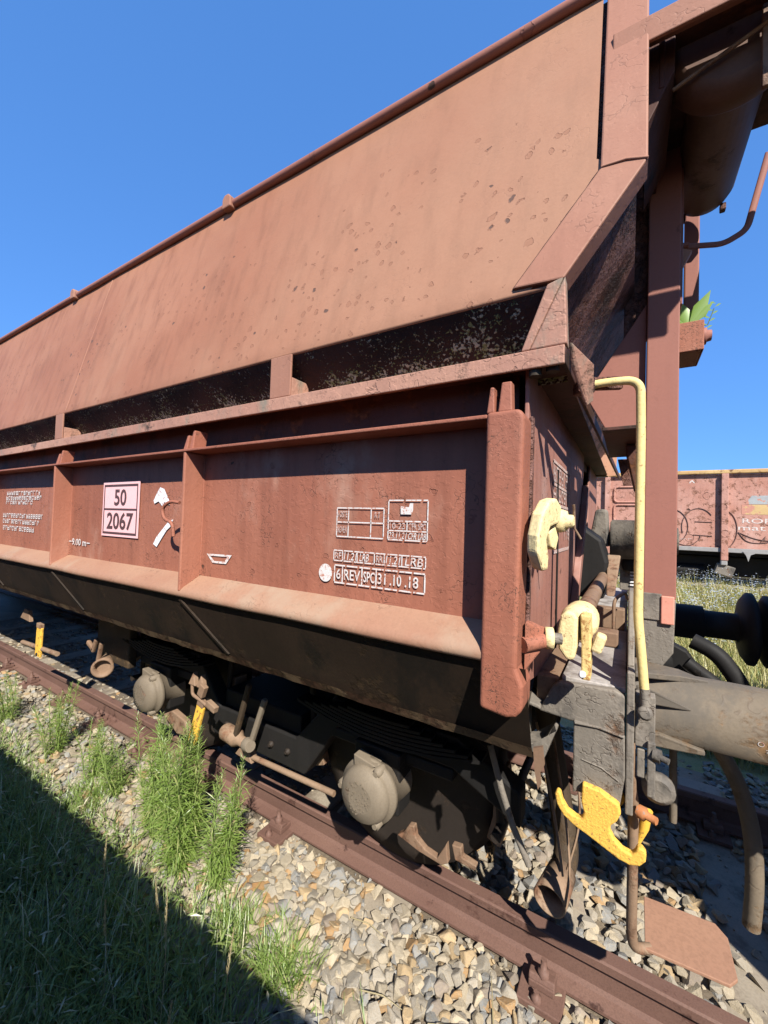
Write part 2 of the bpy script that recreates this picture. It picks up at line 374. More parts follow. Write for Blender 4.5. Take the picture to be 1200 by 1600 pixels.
def stone_mesh(i):
    r = random.Random(100 + i); bm = bmesh.new()
    k = (1.0, r.uniform(.7, .95), r.uniform(.5, .75))
    for _ in range(12):
        v = Vector((r.gauss(0, 1), r.gauss(0, 1), r.gauss(0, 1))).normalized() * r.uniform(.82, 1.05)
        bm.verts.new((v.x * k[0], v.y * k[1], v.z * k[2]))
    g = bmesh.ops.convex_hull(bm, input=bm.verts)
    bmesh.ops.delete(bm, geom=[v for v in bm.verts if not v.link_faces], context='VERTS')
    bmesh.ops.recalc_face_normals(bm, faces=bm.faces)
    bmesh.ops.bevel(bm, geom=list(bm.edges), offset=.06, segments=1, affect='EDGES', profile=.5) if i < 12 else None
    bmesh.ops.triangulate(bm, faces=bm.faces)
    [setattr(f_, 'smooth', False) for f_ in bm.faces]
    me = bpy.data.meshes.new('stone'); bm.to_mesh(me); bm.free(); me.materials.append(M['stone']); return me
HERO = [stone_mesh(i) for i in range(12)]
LOW = [stone_mesh(i) for i in range(12, 26)]
BALLAST = MB()
_n = 60
BALLAST.add([(-14 + 18 * i / _n, y, gz(y) + .006) for y in (.95, 1.2, 1.45, 1.75, 2.4, 3.6, 4.2) for i in range(_n + 1)],
            [(j * (_n + 1) + i, j * (_n + 1) + i + 1, (j + 1) * (_n + 1) + i + 1, (j + 1) * (_n + 1) + i) for j in range(6) for i in range(_n)], True)
BALLAST = structure(BALLAST.build('ballast_bed', M['bed']))

SLEEPERS = [-.276 - .756 * i for i in range(-2, 13)]
def clear_of(x, y):
    """0 on a rail foot, otherwise how far stones may reach up"""
    if abs(y - NRY) < .075 or abs(y - FRY) < .075: return None
    for sx in SLEEPERS:
        if .3 < sx < .6 and abs(x - sx) < .095 and y > 2.0 and random.random() < .85: return None
        if abs(x - sx) < .09 and 1.70 < y < 2.10 and random.random() < .85: return None
        if abs(x - sx) < .11 and 2.14 < y < 3.9 and random.random() < .55: return None
    return True
stones = []
def strew(x0, x1, y0, y1, step, smin, smax, layers=2):
    nx = int((x1 - x0) / step); ny = max(1, int((y1 - y0) / step))
    for L in range(layers):
        for i in range(nx):
            for j in range(ny):
                x = x0 + (i + random.random()) * step; y = y0 + (j + random.random()) * step
                if not clear_of(x, y): continue
                if y < 1.2 and random.random() < (1.22 - y) * 2.2: continue
                s = random.uniform(smin, smax) * (1.15 if random.random() < .15 else 1)
                if abs(y - NRY) < .11 or abs(y - FRY) < .11: s *= .55
                z = gz(y) + (.0 if L == 0 else .022) + random.uniform(-.008, .012)
                stones.append((x, y, z, s, random.random() * 6.28, random.uniform(-.5, .5), random.uniform(-.5, .5), random.randrange(1000)))
strew(-1.9, .75, .95, 1.86, .047, .026, .049, 3)
strew(-8.0, -1.9, .95, 1.86, .052, .026, .046, 2)
strew(-1.6, 1.9, 2.0, 3.35, .054, .030, .052, 2)
strew(.75, 1.9, 1.3, 1.86, .056, .028, .05, 2)
strew(-9.0, -1.6, 2.0, 3.35, .075, .026, .042, 1)
strew(-1.5, 2.5, 3.50, 4.6, .065, .024, .042, 2)
RV = np.array(_r); FV = np.array(_f); UV = np.array(_u)
def shown_size(t):
    d = np.array(t[:3]) - np.array((0, 0, 1.72)); w = d @ FV
    if w < .2: return 0
    px = 600 + 626.9 * (d @ RV) / w; py = 800 - 626.9 * (d @ UV) / w
    if not (-20 < px < 1220 and py < 1615): return 0
    vis = 1.0 if (t[1] < 1.83) else .45
    if t[1] < 1.27: vis = .3
    return vis * t[3] / w * (1.0 + 4 * (t[2] - gz(t[1])))
stones.sort(key=shown_size, reverse=True)
def rotm(a, b, c):
    return np.array((Matrix.Rotation(a, 3, 'Z') @ Matrix.Rotation(b, 3, 'X') @ Matrix.Rotation(c, 3, 'Y')))
for t in stones[:300]:
    o = bpy.data.objects.new('stone', HERO[t[7] % 12]); COL.objects.link(o)
    o.location = t[:3]; o.scale = (t[3] * 1.08,) * 3
    o.rotation_euler = (t[5], t[6], t[4]); attach(o, BALLAST)
def join_instances(name, protos, items, parent, mat):
    PV = []; PF = []
    for me in protos:
        v = np.zeros(len(me.vertices) * 3); me.vertices.foreach_get('co', v); PV.append(v.reshape(-1, 3))
        f = np.zeros(len(me.polygons) * 3, dtype=np.int32); me.polygons.foreach_get('vertices', f); PF.append(f.reshape(-1, 3))
    av = []; af = []; b = 0
    for t in items:
        k = t[7] % len(protos)
        v = PV[k] @ rotm(t[4], t[5], t[6]).T * t[3] + np.array(t[:3]); av.append(v); af.append(PF[k] + b); b += len(v)
    return mesh_np(name, np.concatenate(av), np.concatenate(af), mat, parent)
def mesh_np(name, v, f, mat, parent=None, smooth=False):
    me = bpy.data.meshes.new(name); k = f.shape[1]
    me.vertices.add(len(v)); me.vertices.foreach_set('co', v.astype(np.float32).ravel())
    me.loops.add(f.size); me.loops.foreach_set('vertex_index', f.astype(np.int32).ravel())
    me.polygons.add(len(f)); me.polygons.foreach_set('loop_start', np.arange(0, f.size, k, dtype=np.int32))
    me.polygons.foreach_set('loop_total', np.full(len(f), k, dtype=np.int32))
    me.polygons.foreach_set('use_smooth', np.full(len(f), smooth, dtype=bool))
    me.update(calc_edges=True); me.materials.append(mat)
    o = bpy.data.objects.new(name, me); COL.objects.link(o)
    if parent is not None: attach(o, parent)
    return o
for _ in range(6000):
    x = random.uniform(-4.5, .75); y = random.uniform(1.15, 1.86) if random.random() < .75 else random.uniform(2.0, 3.2)
    if abs(y - NRY) < .07: continue
    stones.append((x, y, gz(y) + random.uniform(.004, .02), random.uniform(.006, .014), random.random() * 6.28, random.uniform(-.6, .6), random.uniform(-.6, .6), random.randrange(1000)))
o = join_instances('loose_stones', LOW, stones[300:], BALLAST, M['stone']); o['kind'] = 'stuff'

def sleeper(x, first, label):
    mb = MB()
    mb.prism([(x - .13, 1.37, -.19), (x + .13, 1.37, -.19), (x + .15, 1.37, -.38), (x - .15, 1.37, -.38)], (0, 2.6, 0))
    o = mb.build('sleeper', M['concrete'], None, .012)
    return tag(o, label, 'sleeper', 'concrete sleepers under the track')
for i, x in enumerate(SLEEPERS):
    if x > .6: lab = 'concrete sleeper nearest the right edge, beyond the rusty step plate'
    elif x > .3: lab = 'concrete sleeper in shade behind the rusty step plate, below the buffers'
    elif x > -.5: lab = 'concrete sleeper sunlit beside the hanging rusty pipe under the wagon end'
    elif x > -1.2: lab = 'concrete sleeper buried in ballast below the nearer axle box'
    elif x > -2: lab = 'concrete sleeper with a bolted clamp and rust-stained ballast beside it'
    elif x > -2.7: lab = 'concrete sleeper below the tilted yellow lever'
    else: lab = 'sleeper in the dark under the wagon, %s left of the tilted yellow lever' % 'first second third fourth fifth sixth seventh eighth ninth tenth'.split()[i - 5]
    sleeper(x, i == 0, lab)

RAILP = [(-.065, -.172), (-.065, -.160), (-.02, -.145), (-.0085, -.13), (-.0085, -.05), (-.034, -.036), (-.035, -.006), (-.028, 0), (.028, 0), (.035, -.006), (.034, -.036), (.0085, -.05), (.0085, -.13), (.02, -.145), (.065, -.160), (.065, -.172)]
def make_rail(y, label):
    t = thing('rail', label, 'rail', (-3, y, -.172), 'rails of the track')
    mb = MB(); xs = [-40, -20, -10] + [-9 + .5 * i for i in range(0, 25)] + [8, 20]; n = len(RAILP)
    vs = [(x, y + a, b) for x in xs for a, b in RAILP]
    fs = [(i * n + k, i * n + (k + 1) % n, (i + 1) * n + (k + 1) % n, (i + 1) * n + k) for i in range(len(xs) - 1) for k in range(n)]
    mb.add(vs, fs); mb.build('rail_bar', M['rail'], t)
    return t
def fastening(rail, x, y, s):
    tp = MB().box(x - .085, x + .085, min(y + s * .06, y + s * .19), max(y + s * .06, y + s * .19), -.186, -.160).build('tie_plate', M['rail'], rail, .004)
    c = MB(); c.box(x - .05, x + .05, min(y + s * .045, y + s * .13), max(y + s * .045, y + s * .13), -.158, -.128)
    c.prism([(x - .05, y + s * .075, -.128), (x - .05, y + s * .13, -.128), (x - .05, y + s * .12, -.105), (x - .05, y + s * .085, -.110)], (.1, 0, 0))
    c.build('clamp', M['rail'], tp, .005)
    b = MB(); b.lathe((x + .005, y + s * .105, -.108), (0, 0, 1), [(0, .024), (.022, .024), (.024, .0135), (.062, .0125)], 6); b.build('bolt', M['rail'], tp)
    b = MB(); b.lathe((x - .012, y + s * .165, -.160), (0, 0, 1), [(0, .021), (.016, .021), (.020, .012), (.034, .011)], 6); b.build('bolt', M['rail'], tp)
near_rail = make_rail(NRY, 'nearer rusty rail along the sunlit ballast, with wagon shadows across it')
far_rail = make_rail(FRY, 'farther rail behind the wagon, in shade under the buffers')
for x in SLEEPERS:
    if x < 1 and abs(x + 1.032) > .1: fastening(near_rail, x, NRY, -1)
for x in SLEEPERS[:4]: fastening(far_rail, x, FRY, -1); fastening(near_rail, x, NRY, 1)

# ------------------------------------------------------------------ lettering helpers
def text_mesh(body, bold=0.0):
    cu = bpy.data.curves.new('t', 'FONT'); cu.body = body; cu.resolution_u = 3; cu.offset = bold
    ob = bpy.data.objects.new('t', cu); COL.objects.link(ob)
    dg = bpy.context.evaluated_depsgraph_get(); me = bpy.data.meshes.new_from_object(ob.evaluated_get(dg))
    v = np.zeros(len(me.vertices) * 3); me.vertices.foreach_get('co', v); v = v.reshape(-1, 3)
    fs = [tuple(p.vertices) for p in me.polygons]
    bpy.data.objects.remove(ob, do_unlink=True); bpy.data.meshes.remove(me); bpy.data.curves.remove(cu)
    return v, fs
def lettering(name, body, a0, a1, z0, z1, plane, mat, parent, axis='Y', bold=.0, shear=0.0):
    """flat painted characters filling the rectangle a0..a1 x z0..z1; axis Y faces the camera side, axis X faces the wagon end"""
    v, fs = text_mesh(body, bold)
    mn = v.min(0); mx = v.max(0)
    u = (v[:, 0] - mn[0]) / (mx[0] - mn[0]); w = (v[:, 1] - mn[1]) / (mx[1] - mn[1])
    a = a0 + (a1 - a0) * u + shear * w; z = z0 + (z1 - z0) * w
    vs = [(p, plane, q) if axis == 'Y' else (plane, p, q) for p, q in zip(a, z)]
    mb = MB(); mb.add(vs, fs); o = mb.build(name, mat, parent); return o
def strips(mb, plane, rects, axis='Y'):
    for a0, a1, z0, z1 in rects:
        q = [(a0, z0), (a1, z0), (a1, z1), (a0, z1)]
        mb.add([(a, plane, z) if axis == 'Y' else (plane, a, z) for a, z in q], [(0, 1, 2, 3)])
    return mb
def frame_rects(a0, a1, z0, z1, t, dash=None, vs=(), hs=()):
    R = []
    def hor(z, lo, hi):
        if dash:
            x = lo
            while x < hi: R.append((x, min(x + dash, hi), z - t / 2, z + t / 2)); x += dash * 1.14
        else: R.append((lo, hi, z - t / 2, z + t / 2))
    hor(z0, a0, a1); hor(z1, a0, a1)
    for z in hs: hor(z, a0, a1)
    for a in (a0, a1) + tuple(vs): R.append((a - t / 2, a + t / 2, z0 + t * .6, z1 - t * .6))
    return R

# ------------------------------------------------------------------ the hopper wagon
W = thing('hopper_wagon', 'long red-brown hopper wagon with sloped sides standing on the nearer track', 'wagon', (-5, TCY, 0))
XL = -12.3
SB, ST, ZB, ZT = 1.18, 1.435, 2.402, 3.475        # side plate: y and z at the fold and at the top
def side_y(z): return SB + (ST - SB) * (z - ZB) / (ZT - ZB)
def xend(z): return -.095 if z >= 2.745 else -.095 + (-.30 + .095) * (2.745 - z) / (2.745 - 2.42)
def side_plate():
    zs = [ZB + (ZT - ZB) * i / 22 for i in range(23)]; xs = [XL + (0 - XL) * (i / 110) for i in range(111)]
    vs = []; n = len(xs)
    rows = [(SB + .010 * (1 - math.cos(a)), ZB - .010 * math.sin(a), -.165) for a in [math.radians(70 - 10 * k) for k in range(7)]] + [(None, z, xend(z) if z >= 2.745 else xend(z) + .06) for z in zs]
    for y, z, e in rows:
        for x in xs:
            X = XL + (e - XL) * (x - XL) / (0 - XL)
            d = .004 * mnoise.noise((X * 1.1, z * 1.6, 3)) + .0025 * mnoise.noise((X * 3, z * 3, 8))
            vs.append((X, (side_y(z) if y is None else y) + d, z))
    fs = [(j * n + i, j * n + i + 1, (j + 1) * n + i + 1, (j + 1) * n + i) for j in range(len(rows) - 1) for i in range(n - 1)]
    o = MB().add(vs, fs, True).build('side_plate', M['hopper'], W)
    mb = MB()
    sx = -3.30
    mb.tube([(sx + .0, side_y(z) - .001, z) for z in (ZB + .01, 2.8, 3.2, ZT - .01)], .0035, 6); mb.build('weld_seam', M['strip'], o)
    return o
SIDE = side_plate()
# lichen-specked floor edge sweeping in underneath the fold
def fold():
    prof = [(1.1845, 2.396), (1.191, 2.386), (1.22, 2.352), (1.28, 2.28), (1.36, 2.18)]
    xs = [XL + (-.17 - XL) * i / 120 for i in range(121)]; n = len(xs)
    vs = [(x, y, z) for j, (y, z) in enumerate(prof) for x in xs]
    fs = [(j * n + i, j * n + i + 1, (j + 1) * n + i + 1, (j + 1) * n + i) for j in range(len(prof) - 1) for i in range(n - 1)]
    MB().add(vs, fs, True).build('hopper_fold', M['lichen'], W)
fold()
# top rim tube with lugs
rim = MB().tube([(XL, ST - .012, ZT + .012), (.03, ST - .012, ZT + .012)], .021, 14).build('top_rim', M['dark_red'] if False else M['pillar'], W)
for lx in (-1.953, -3.883, -5.9, -8.0):
    mb = MB(); mb.prism([(lx - .035, ST - .045, ZT - .02), (lx + .035, ST - .045, ZT - .02), (lx + .035, ST - .045, ZT + .035), (lx + .015, ST - .045, ZT + .055), (lx - .015, ST - .045, ZT + .055), (lx - .035, ST - .045, ZT + .035)], (0, .045, 0))
    mb.build('lifting_lug', M['strip'], rim, .006)
# end frame strip following the bend
def sp(x, z, off=0): return (x, side_y(z) + off, z)
def end_strip():
    outer = [(-.083, 3.50), (.03, 3.50), (.03, 2.715), (-.162, 2.405), (-.30, 2.415), (-.083, 2.742)]
    t = .082; n = len(outer); mb = MB()
    f = [Vector(sp(x, z, -.013)) for x, z in outer]; b = [p + Vector((0, t, 0)) for p in f]
    mb.add(f + b, [(0, 5, 2, 1), (5, 4, 3, 2), (n, n + 1, n + 2, n + 5), (n + 5, n + 2, n + 3, n + 4)] + [(i, (i + 1) % n, n + (i + 1) % n, n + i) for i in range(n)])
    o = mb.build('end_frame', M['strip'], W, .005)
    w = MB().tube([Vector(sp(-.08, 2.742, -.013)), Vector(sp(-.02, 2.735, -.015)), Vector(sp(.03, 2.715, -.013))], .004, 6); w.build('weld_seam', M['strip'], o)
    MB().tube([Vector(sp(-.086 + (-.214) * t, 2.740 - .324 * t + .004 * mnoise.noise((t * 9, 0, 0)), -.002)) for t in [k / 14 for k in range(15)]], .0045, 6).build('weld_seam', M['rusty_lip'], o)
    return o
end_strip()
mb = MB()
bk = [(-.14, 3.47), (.02, 3.47), (.02, 2.76), (-.14, 2.70)]
mb.add([sp(x, z, .022) for x, z in bk], [tuple(range(4))]); mb.build('seam_backing', M['scaly'], W)
# sloped end wall under the strip and the vertical wall above it
EW = lambda z: .005 + .62 * (z - 2.715)
mb = MB()
ys = [1.262 + .0, 1.6, 2.0, 2.67, 3.3, 4.05]
mb.add([(EW(2.12), y, 2.12) for y in ys] + [(EW(2.715), y, 2.715) for y in ys] + [(.005, max(y, 1.46), 3.47) for y in ys],
       [(i, i + 1, 7 + i, 6 + i) for i in range(5)] + [(6 + i, 7 + i, 13 + i, 12 + i) for i in range(5)])
mb.build('hopper_end_wall', M['scaly'], W)
# far side of the hopper (mirror), roof of the load space left open
mb = MB()
fy = lambda z: 2 * TCY - side_y(z)
mb.add([(XL, fy(ZB), ZB), (-.1, fy(ZB), ZB), (-.1, fy(ZT), ZT), (XL, fy(ZT), ZT), (XL, 4.0, 2.19), (-.1, 4.0, 2.19)], [(0, 1, 2, 3), (4, 5, 1, 0)])
mb.build('side_plate', M['hopper'], W)
mb = MB().add([(XL, 1.3, 2.19), (XL, 4.04, 2.19), (XL, fy(ZT), ZT), (XL, ST, ZT)], [(0, 1, 2, 3)]); mb.build('hopper_end_wall', M['hopper'], W)
# gusset in the corner between the end frame and the ledge
mb = MB(); mb.prism([(-.158, 1.166, 2.41), (-.150, 1.166, 2.221), (-.247, 1.166, 2.221)], (0, .045, 0)); g = mb.build('corner_gusset', M['ledge'], W, .004)
mb = MB(); mb.prism([(-.160, 1.169, 2.412), (-.249, 1.169, 2.222), (-.272, 1.169, 2.222), (-.205, 1.169, 2.40)], (0, .07, 0)); mb.build('gusset_flange', M['ledge'], g, .004)

# ledge channel round the body
mb = MB()
mb.box(XL, -.155, 1.163, 1.175, 2.167, 2.219)
mb.box(XL, -.157, 1.1755, 1.45, 2.207, 2.218)
mb.build('ledge', M['ledge'], W, .003)
mb = MB()
e0, e1 = (-.155, 1.163), (-.075, 4.18)
mb.prism([(e0[0], e0[1] + .002, 2.174), (e0[0] + .004, e0[1] + .002, 2.212), (e1[0], e1[1], 2.212), (e1[0], e1[1], 2.174)], (-.012, 0, 0))
mb.prism([(-.168, 1.18, 2.2045), (-.168, 4.17, 2.2045), (-.62, 4.17, 2.2045), (-.62, 1.18, 2.2045)], (0, 0, -.008))
mb.prism([(-.30, 1.3, 2.195), (-.27, 4.1, 2.195), (-.30, 4.1, 2.195), (-.33, 1.3, 2.195)], (0, 0, -.055))
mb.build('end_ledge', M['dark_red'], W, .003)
for x0, x1 in ((-1.295, -1.178), (-3.415, -3.30), (-5.52, -5.40), (-7.6, -7.5)):
    mb = MB().box(x0, x1, 1.168, 1.178, 2.221, 2.392); b = mb.build('side_bracket', M['strip'], W, .003)
    MB().box(x1 - .014, x1 - .002, 1.1785, 1.28, 2.221, 2.30).build('bracket_web', M['ledge'], b, .003)

# ---- discharge box below the ledge
PY = 1.235
RIBS = [-1.822, -3.285, -4.75, -6.21, -7.67, -9.13, -10.6]
def panel():
    zs = [1.40 + .66 * i / 12 for i in range(13)]; xs = [XL + (-.3 - XL) * i / 150 for i in range(151)]; n = len(xs)
    vs = [(x, PY + .003 * mnoise.noise((x * 1.7, z * 2, 1)), z) for z in zs for x in xs]
    fs = [(j * n + i, j * n + i + 1, (j + 1) * n + i + 1, (j + 1) * n + i) for j in range(len(zs) - 1) for i in range(n - 1)]
    return MB().add(vs, fs, True).build('door_panel', M['panel'], W)
PANEL = panel()
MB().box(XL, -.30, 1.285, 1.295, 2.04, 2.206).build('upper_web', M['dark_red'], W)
MB().box(XL, -.353, 1.128, 1.285, 2.028, 2.040).build('top_flange', M['post'], W, .003)
# sloping bottom shelf with rolled edge
prof = [(1.236, 1.428), (1.152, 1.380), (1.140, 1.371), (1.131, 1.358), (1.130, 1.345), (1.136, 1.334), (1.150, 1.330)]
xs = [XL + (-.352 - XL) * i / 60 for i in range(61)]; n = 61
MB().add([(x, y + .0015 * mnoise.noise((x * 4, y, 0)), z + (.004 * mnoise.noise((x * 2.3, 0, 5)) if j > 0 else 0)) for j, (y, z) in enumerate(prof) for x in xs], [(j * n + i, j * n + i + 1, (j + 1) * n + i + 1, (j + 1) * n + i) for j in range(len(prof) - 1) for i in range(n - 1)], True).build('bottom_shelf', M['shelf'], W)
for x in RIBS:
    mb = MB(); mb.prism([(x - .009, 1.131, 2.027), (x - .009, 1.131, 1.362), (x - .009, 1.236, 1.424), (x - .009, 1.236, 2.027)], (.018, 0, 0))
    r = mb.build('rib', M['rib'], W, .005)
    w = MB().tube([(x + .011, PY - .001, z) for z in (1.432, 1.6, 1.8, 2.02)], .005, 6); w.build('weld_seam', M['post'], r)
    for dx, h in ((-.035, 2.115), (.012, 2.135)):
        mb = MB(); mb.prism([(x + dx - .008, 1.15, 2.041), (x + dx + .022, 1.15, 2.041), (x + dx + .015, 1.165, h), (x + dx, 1.165, h)], (0, .07, 0)); mb.build('rib_stub', M['post'], r, .004)
    mb = MB(); mb.prism([(x - .02, 1.154, 1.318), (x + .0, 1.154, 1.318), (x + .24, 1.250, 1.085), (x + .22, 1.250, 1.085)], (0, -.008, -.003)); mb.build('chute_stay', M['underside'], W)
# small hooked bar on a rib
mb = MB().tube(bend([(-1.838, 1.128, 1.782), (-1.90, 1.12, 1.790), (-1.965, 1.115, 1.755), (-1.94, 1.115, 1.70), (-1.875, 1.12, 1.685), (-1.862, 1.12, 1.62)], .03), .0085, 8); mb.build('rope_hook', M['post'], W)

# chute under the door: slopes in underneath to a rusted lip
xs = [XL + (-.235 - XL) * i / 60 for i in range(61)]
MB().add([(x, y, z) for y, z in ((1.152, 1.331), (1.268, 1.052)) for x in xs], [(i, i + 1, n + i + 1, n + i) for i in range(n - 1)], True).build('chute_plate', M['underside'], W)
def lip():
    mb = MB(); xs = [XL + (-.232 - XL) * i / 200 for i in range(201)]; k = len(xs)
    rag = [.006 * mnoise.noise((x * 9, 0, 0)) + .004 * mnoise.noise((x * 31, 2, 0)) for x in xs]
    rows = [[(x, 1.250, 1.076 + rag[i] * .5) for i, x in enumerate(xs)], [(x, 1.268 + rag[i] * .4, 1.040 + rag[i]) for i, x in enumerate(xs)], [(x, 1.285, 1.042 + rag[i]) for i, x in enumerate(xs)]]
    mb.add([p for r_ in rows for p in r_], [(j * k + i, j * k + i + 1, (j + 1) * k + i + 1, (j + 1) * k + i) for j in range(2) for i in range(k - 1)])
    mb.build('chute_lip', M['rusty_lip'], W)
lip()
mb = MB(); mb.prism([(-.232, 1.266, 1.068), (-.206, 1.266, 1.080), (-.200, 1.266, 1.028), (-.212, 1.266, 1.002), (-.208, 1.266, .971), (-.216, 1.266, .953), (-.226, 1.266, 1.002)], (0, .011, 0)); mb.build('torn_rust_strip', M['ochre_rust'], W)
# inner saddle and the far chute, closing the box
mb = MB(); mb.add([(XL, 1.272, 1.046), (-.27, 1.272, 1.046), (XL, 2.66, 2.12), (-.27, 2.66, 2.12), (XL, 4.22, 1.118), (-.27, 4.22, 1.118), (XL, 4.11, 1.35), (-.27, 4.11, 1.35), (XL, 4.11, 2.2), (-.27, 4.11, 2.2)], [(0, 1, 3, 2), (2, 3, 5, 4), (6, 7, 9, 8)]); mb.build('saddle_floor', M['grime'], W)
MB().add([(XL, 1.25, 1.4), (XL, 4.1, 1.4), (XL, 4.1, 2.2), (XL, 1.25, 2.2)], [(0, 1, 2, 3)]).build('box_end', M['end'], W)

# corner post
mb = MB(); mb.prism([(-.354, 1.124, 1.207), (-.280, 1.124, 1.197), (-.254, 1.124, 1.205), (-.236, 1.124, 1.225), (-.235, 1.124, 1.29), (-.254, 1.124, 1.335), (-.248, 1.124, 2.028), (-.262, 1.124, 2.047), (-.354, 1.124, 2.045)], (0, .105, 0))
POST = mb.build('corner_post', M['post'], W, .016, 4)
for a, b, h in ((-.358, -.335, 2.125), (-.325, -.285, 2.135)):
    mb = MB(); mb.prism([(a, 1.14, 2.046), (b, 1.14, 2.046), (b - .006, 1.15, h), (a + .006, 1.15, h)], (0, .035, 0)); mb.build('post_stub', M['post'], POST, .004)
mb = MB(); mb.tube([(-.300, 1.16, 2.10), (-.300, 1.16, 2.049)], .012, 10); mb.build('drain_socket', M['grease_shade'], POST)
mb = MB(); mb.tube([(-.235, 1.19, 2.15), (-.235, 1.19, 2.20)], .018, 10); mb.tube([(-.19, 1.20, 2.16), (-.19, 1.20, 2.20)], .018, 10); mb.build('hinge_knuckle', M['grime'], W)
# end wall of the near chute
EX = -.258
mb = MB(); mb.prism([(EX, 1.228, 1.255), (EX, 1.228, 2.21), (EX, 2.95, 2.21), (EX, 2.86, 1.95), (EX, 2.10, 1.02), (EX, 1.80, 1.02), (EX, 1.55, 1.20)], (-.012, 0, 0))
ENDW = mb.build('chute_end_wall', M['end'], W, .003)
mb = MB(); mb.prism([(EX + .001, 2.86, 2.0), (EX + .001, 2.95, 2.0), (EX + .001, 2.20, 1.06), (EX + .001, 2.08, 1.06)], (.035, 0, 0)); mb.build('end_wall_flange', M['end'], ENDW, .004)
mb = MB(); mb.prism([(EX, 3.25, 1.6), (EX, 3.4, 2.21), (EX, 4.16, 2.21), (EX, 4.16, 1.3), (EX, 3.9, 1.05)], (-.012, 0, 0)); mb.build('chute_end_wall', M['end'], W, .003)
mb = MB().box(EX + .001, EX + .012, 1.234, 1.262, 1.27, 2.05); mb.build('corner_seam', M['scaly'], ENDW, .004)
mb = MB().tube([(EX + .004, 1.82, z) for z in (1.07, 1.4, 1.70)], .004, 6).tube([(EX + .006, 1.78, 1.96), (EX + .006, 1.80, 1.70)], .003, 5); mb.build('weld_seam', M['grease_shade'], ENDW)
# stencil block on the end wall (worn past reading)
def marks(mb, a0, a1, z0, z1, plane, axis, seed, w=.011):
    r = random.Random(seed); a = a0
    while a < a1 - w:
        cw = w * r.uniform(1.6, 2.6); s = w * .42
        strips(mb, plane, [(a, a + s, z0, z1)], axis)
        k = r.random()
        if k < .7: strips(mb, plane, [(a + s * 1.05, a + cw - s * 1.05, z1 - s, z1)], axis)
        if k > .25: strips(mb, plane, [(a + s * 1.05, a + cw - s * 1.05, z0, z0 + s)], axis)
        if k > .4: strips(mb, plane, [(a + s * 1.05, a + cw - s * 1.05, (z0 + z1) / 2 - s / 2, (z0 + z1) / 2 + s / 2)], axis)
        if k > .15: strips(mb, plane, [(a + cw - s, a + cw, z0 + (z1 - z0) * (.5 if k < .5 else 0), z1)], axis)
        a += cw + w * .8
mb = MB(); P_ = EX + .003
for z in (1.985, 1.895, 1.815, 1.745): strips(mb, P_, [(1.68, 2.20, z - .006, z + .006)], 'X')
for z0, z1, s in ((1.905, 1.972, 1), (1.828, 1.885, 2), (1.755, 1.806, 3)): marks(mb, 1.70, 2.18, z0, z1, P_, 'X', s, .024)
strips(mb, P_, [(1.68, 1.69, 1.745, 1.985), (2.19, 2.2, 1.62, 1.985), (1.72, 2.19, 1.615, 1.63)], 'X')
marks(mb, 2.02, 2.18, 1.665, 1.715, P_, 'X', 4, .024)
mb.build('worn_stencil', M['white_faint'], ENDW)

# painted lettering on the door panel
LY = PY - .0055
mb = MB(); strips(mb, LY, frame_rects(-.966, -.582, 1.484, 1.550, .0055, .05, (-.928, -.838, -.776))); mb.build('stencil_frame', M['white'], PANEL)
for s, a0, a1 in (('6', -.957, -.937), ('REV', -.920, -.846), ('SPC', -.831, -.781), ('31', -.769, -.736), ('.10', -.718, -.672), ('.18', -.658, -.606)):
    lettering('stencil_lettering', s, a0, a1, 1.498, 1.537, LY, M['white'], PANEL, bold=.01)
mb = MB(); strips(mb, LY, frame_rects(-.972, -.581, 1.568, 1.607, .0042, .042, (-.93, -.862, -.786, -.744, -.672))); mb.build('stencil_frame', M['white'], PANEL)
for s, a0, a1 in (('RF', -.966, -.936), ('RR', -.778, -.75)): lettering('stencil_lettering', s, a0, a1, 1.575, 1.600, LY, M['white_faint'], PANEL, bold=.01)
for s, a0, a1 in (('11.21', -.924, -.868), ('LRB', -.852, -.812), ('11.21', -.738, -.682), ('LRB', -.660, -.592)): lettering('chalked_lettering', s, a0, a1, 1.573, 1.602, LY, M['white'], PANEL, bold=.004, shear=.004)
mb = MB(); strips(mb, LY, frame_rects(-.963, -.751, 1.661, 1.770, .0045, None, (-.908, -.806), (1.716,))); mb.build('stencil_frame', M['white'], PANEL)
mb = MB(); strips(mb, LY, frame_rects(-.732, -.578, 1.660, 1.799, .0045, .06, (), (1.726,))); strips(mb, LY, [(-.732, -.578, 1.690, 1.694), (-.658, -.654, 1.694, 1.724)]); mb.build('stencil_frame', M['white'], PANEL)
for s, a0, a1, z0, z1 in (('POSTE', -.958, -.914, 1.735, 1.758), ('RT', -.790, -.766, 1.735, 1.756), ('REVER', -.958, -.914, 1.676, 1.700), ('10-23', -.725, -.664, 1.698, 1.720), ('CFR SPC', -.650, -.584, 1.698, 1.720)):
    lettering('stencil_lettering', s, a0, a1, z0, z1, LY, M['white_faint'], PANEL, bold=.004)
lettering('chalked_lettering', '23.11.21', -.730, -.660, 1.664, 1.687, LY, M['white'], PANEL, bold=.004, shear=.004)
lettering('chalked_lettering', 'CFR LRB', -.652, -.584, 1.664, 1.687, LY, M['white'], PANEL, bold=.004, shear=.004)
mb = MB(); mb.add([(x, LY - .0005, z) for x, z in ((-.682, 1.750), (-.640, 1.750), (-.634, 1.765), (-.634, 1.789), (-.647, 1.789), (-.650, 1.775), (-.683, 1.778))], [tuple(range(7))]); mb.build('white_dab', M['white'], PANEL)
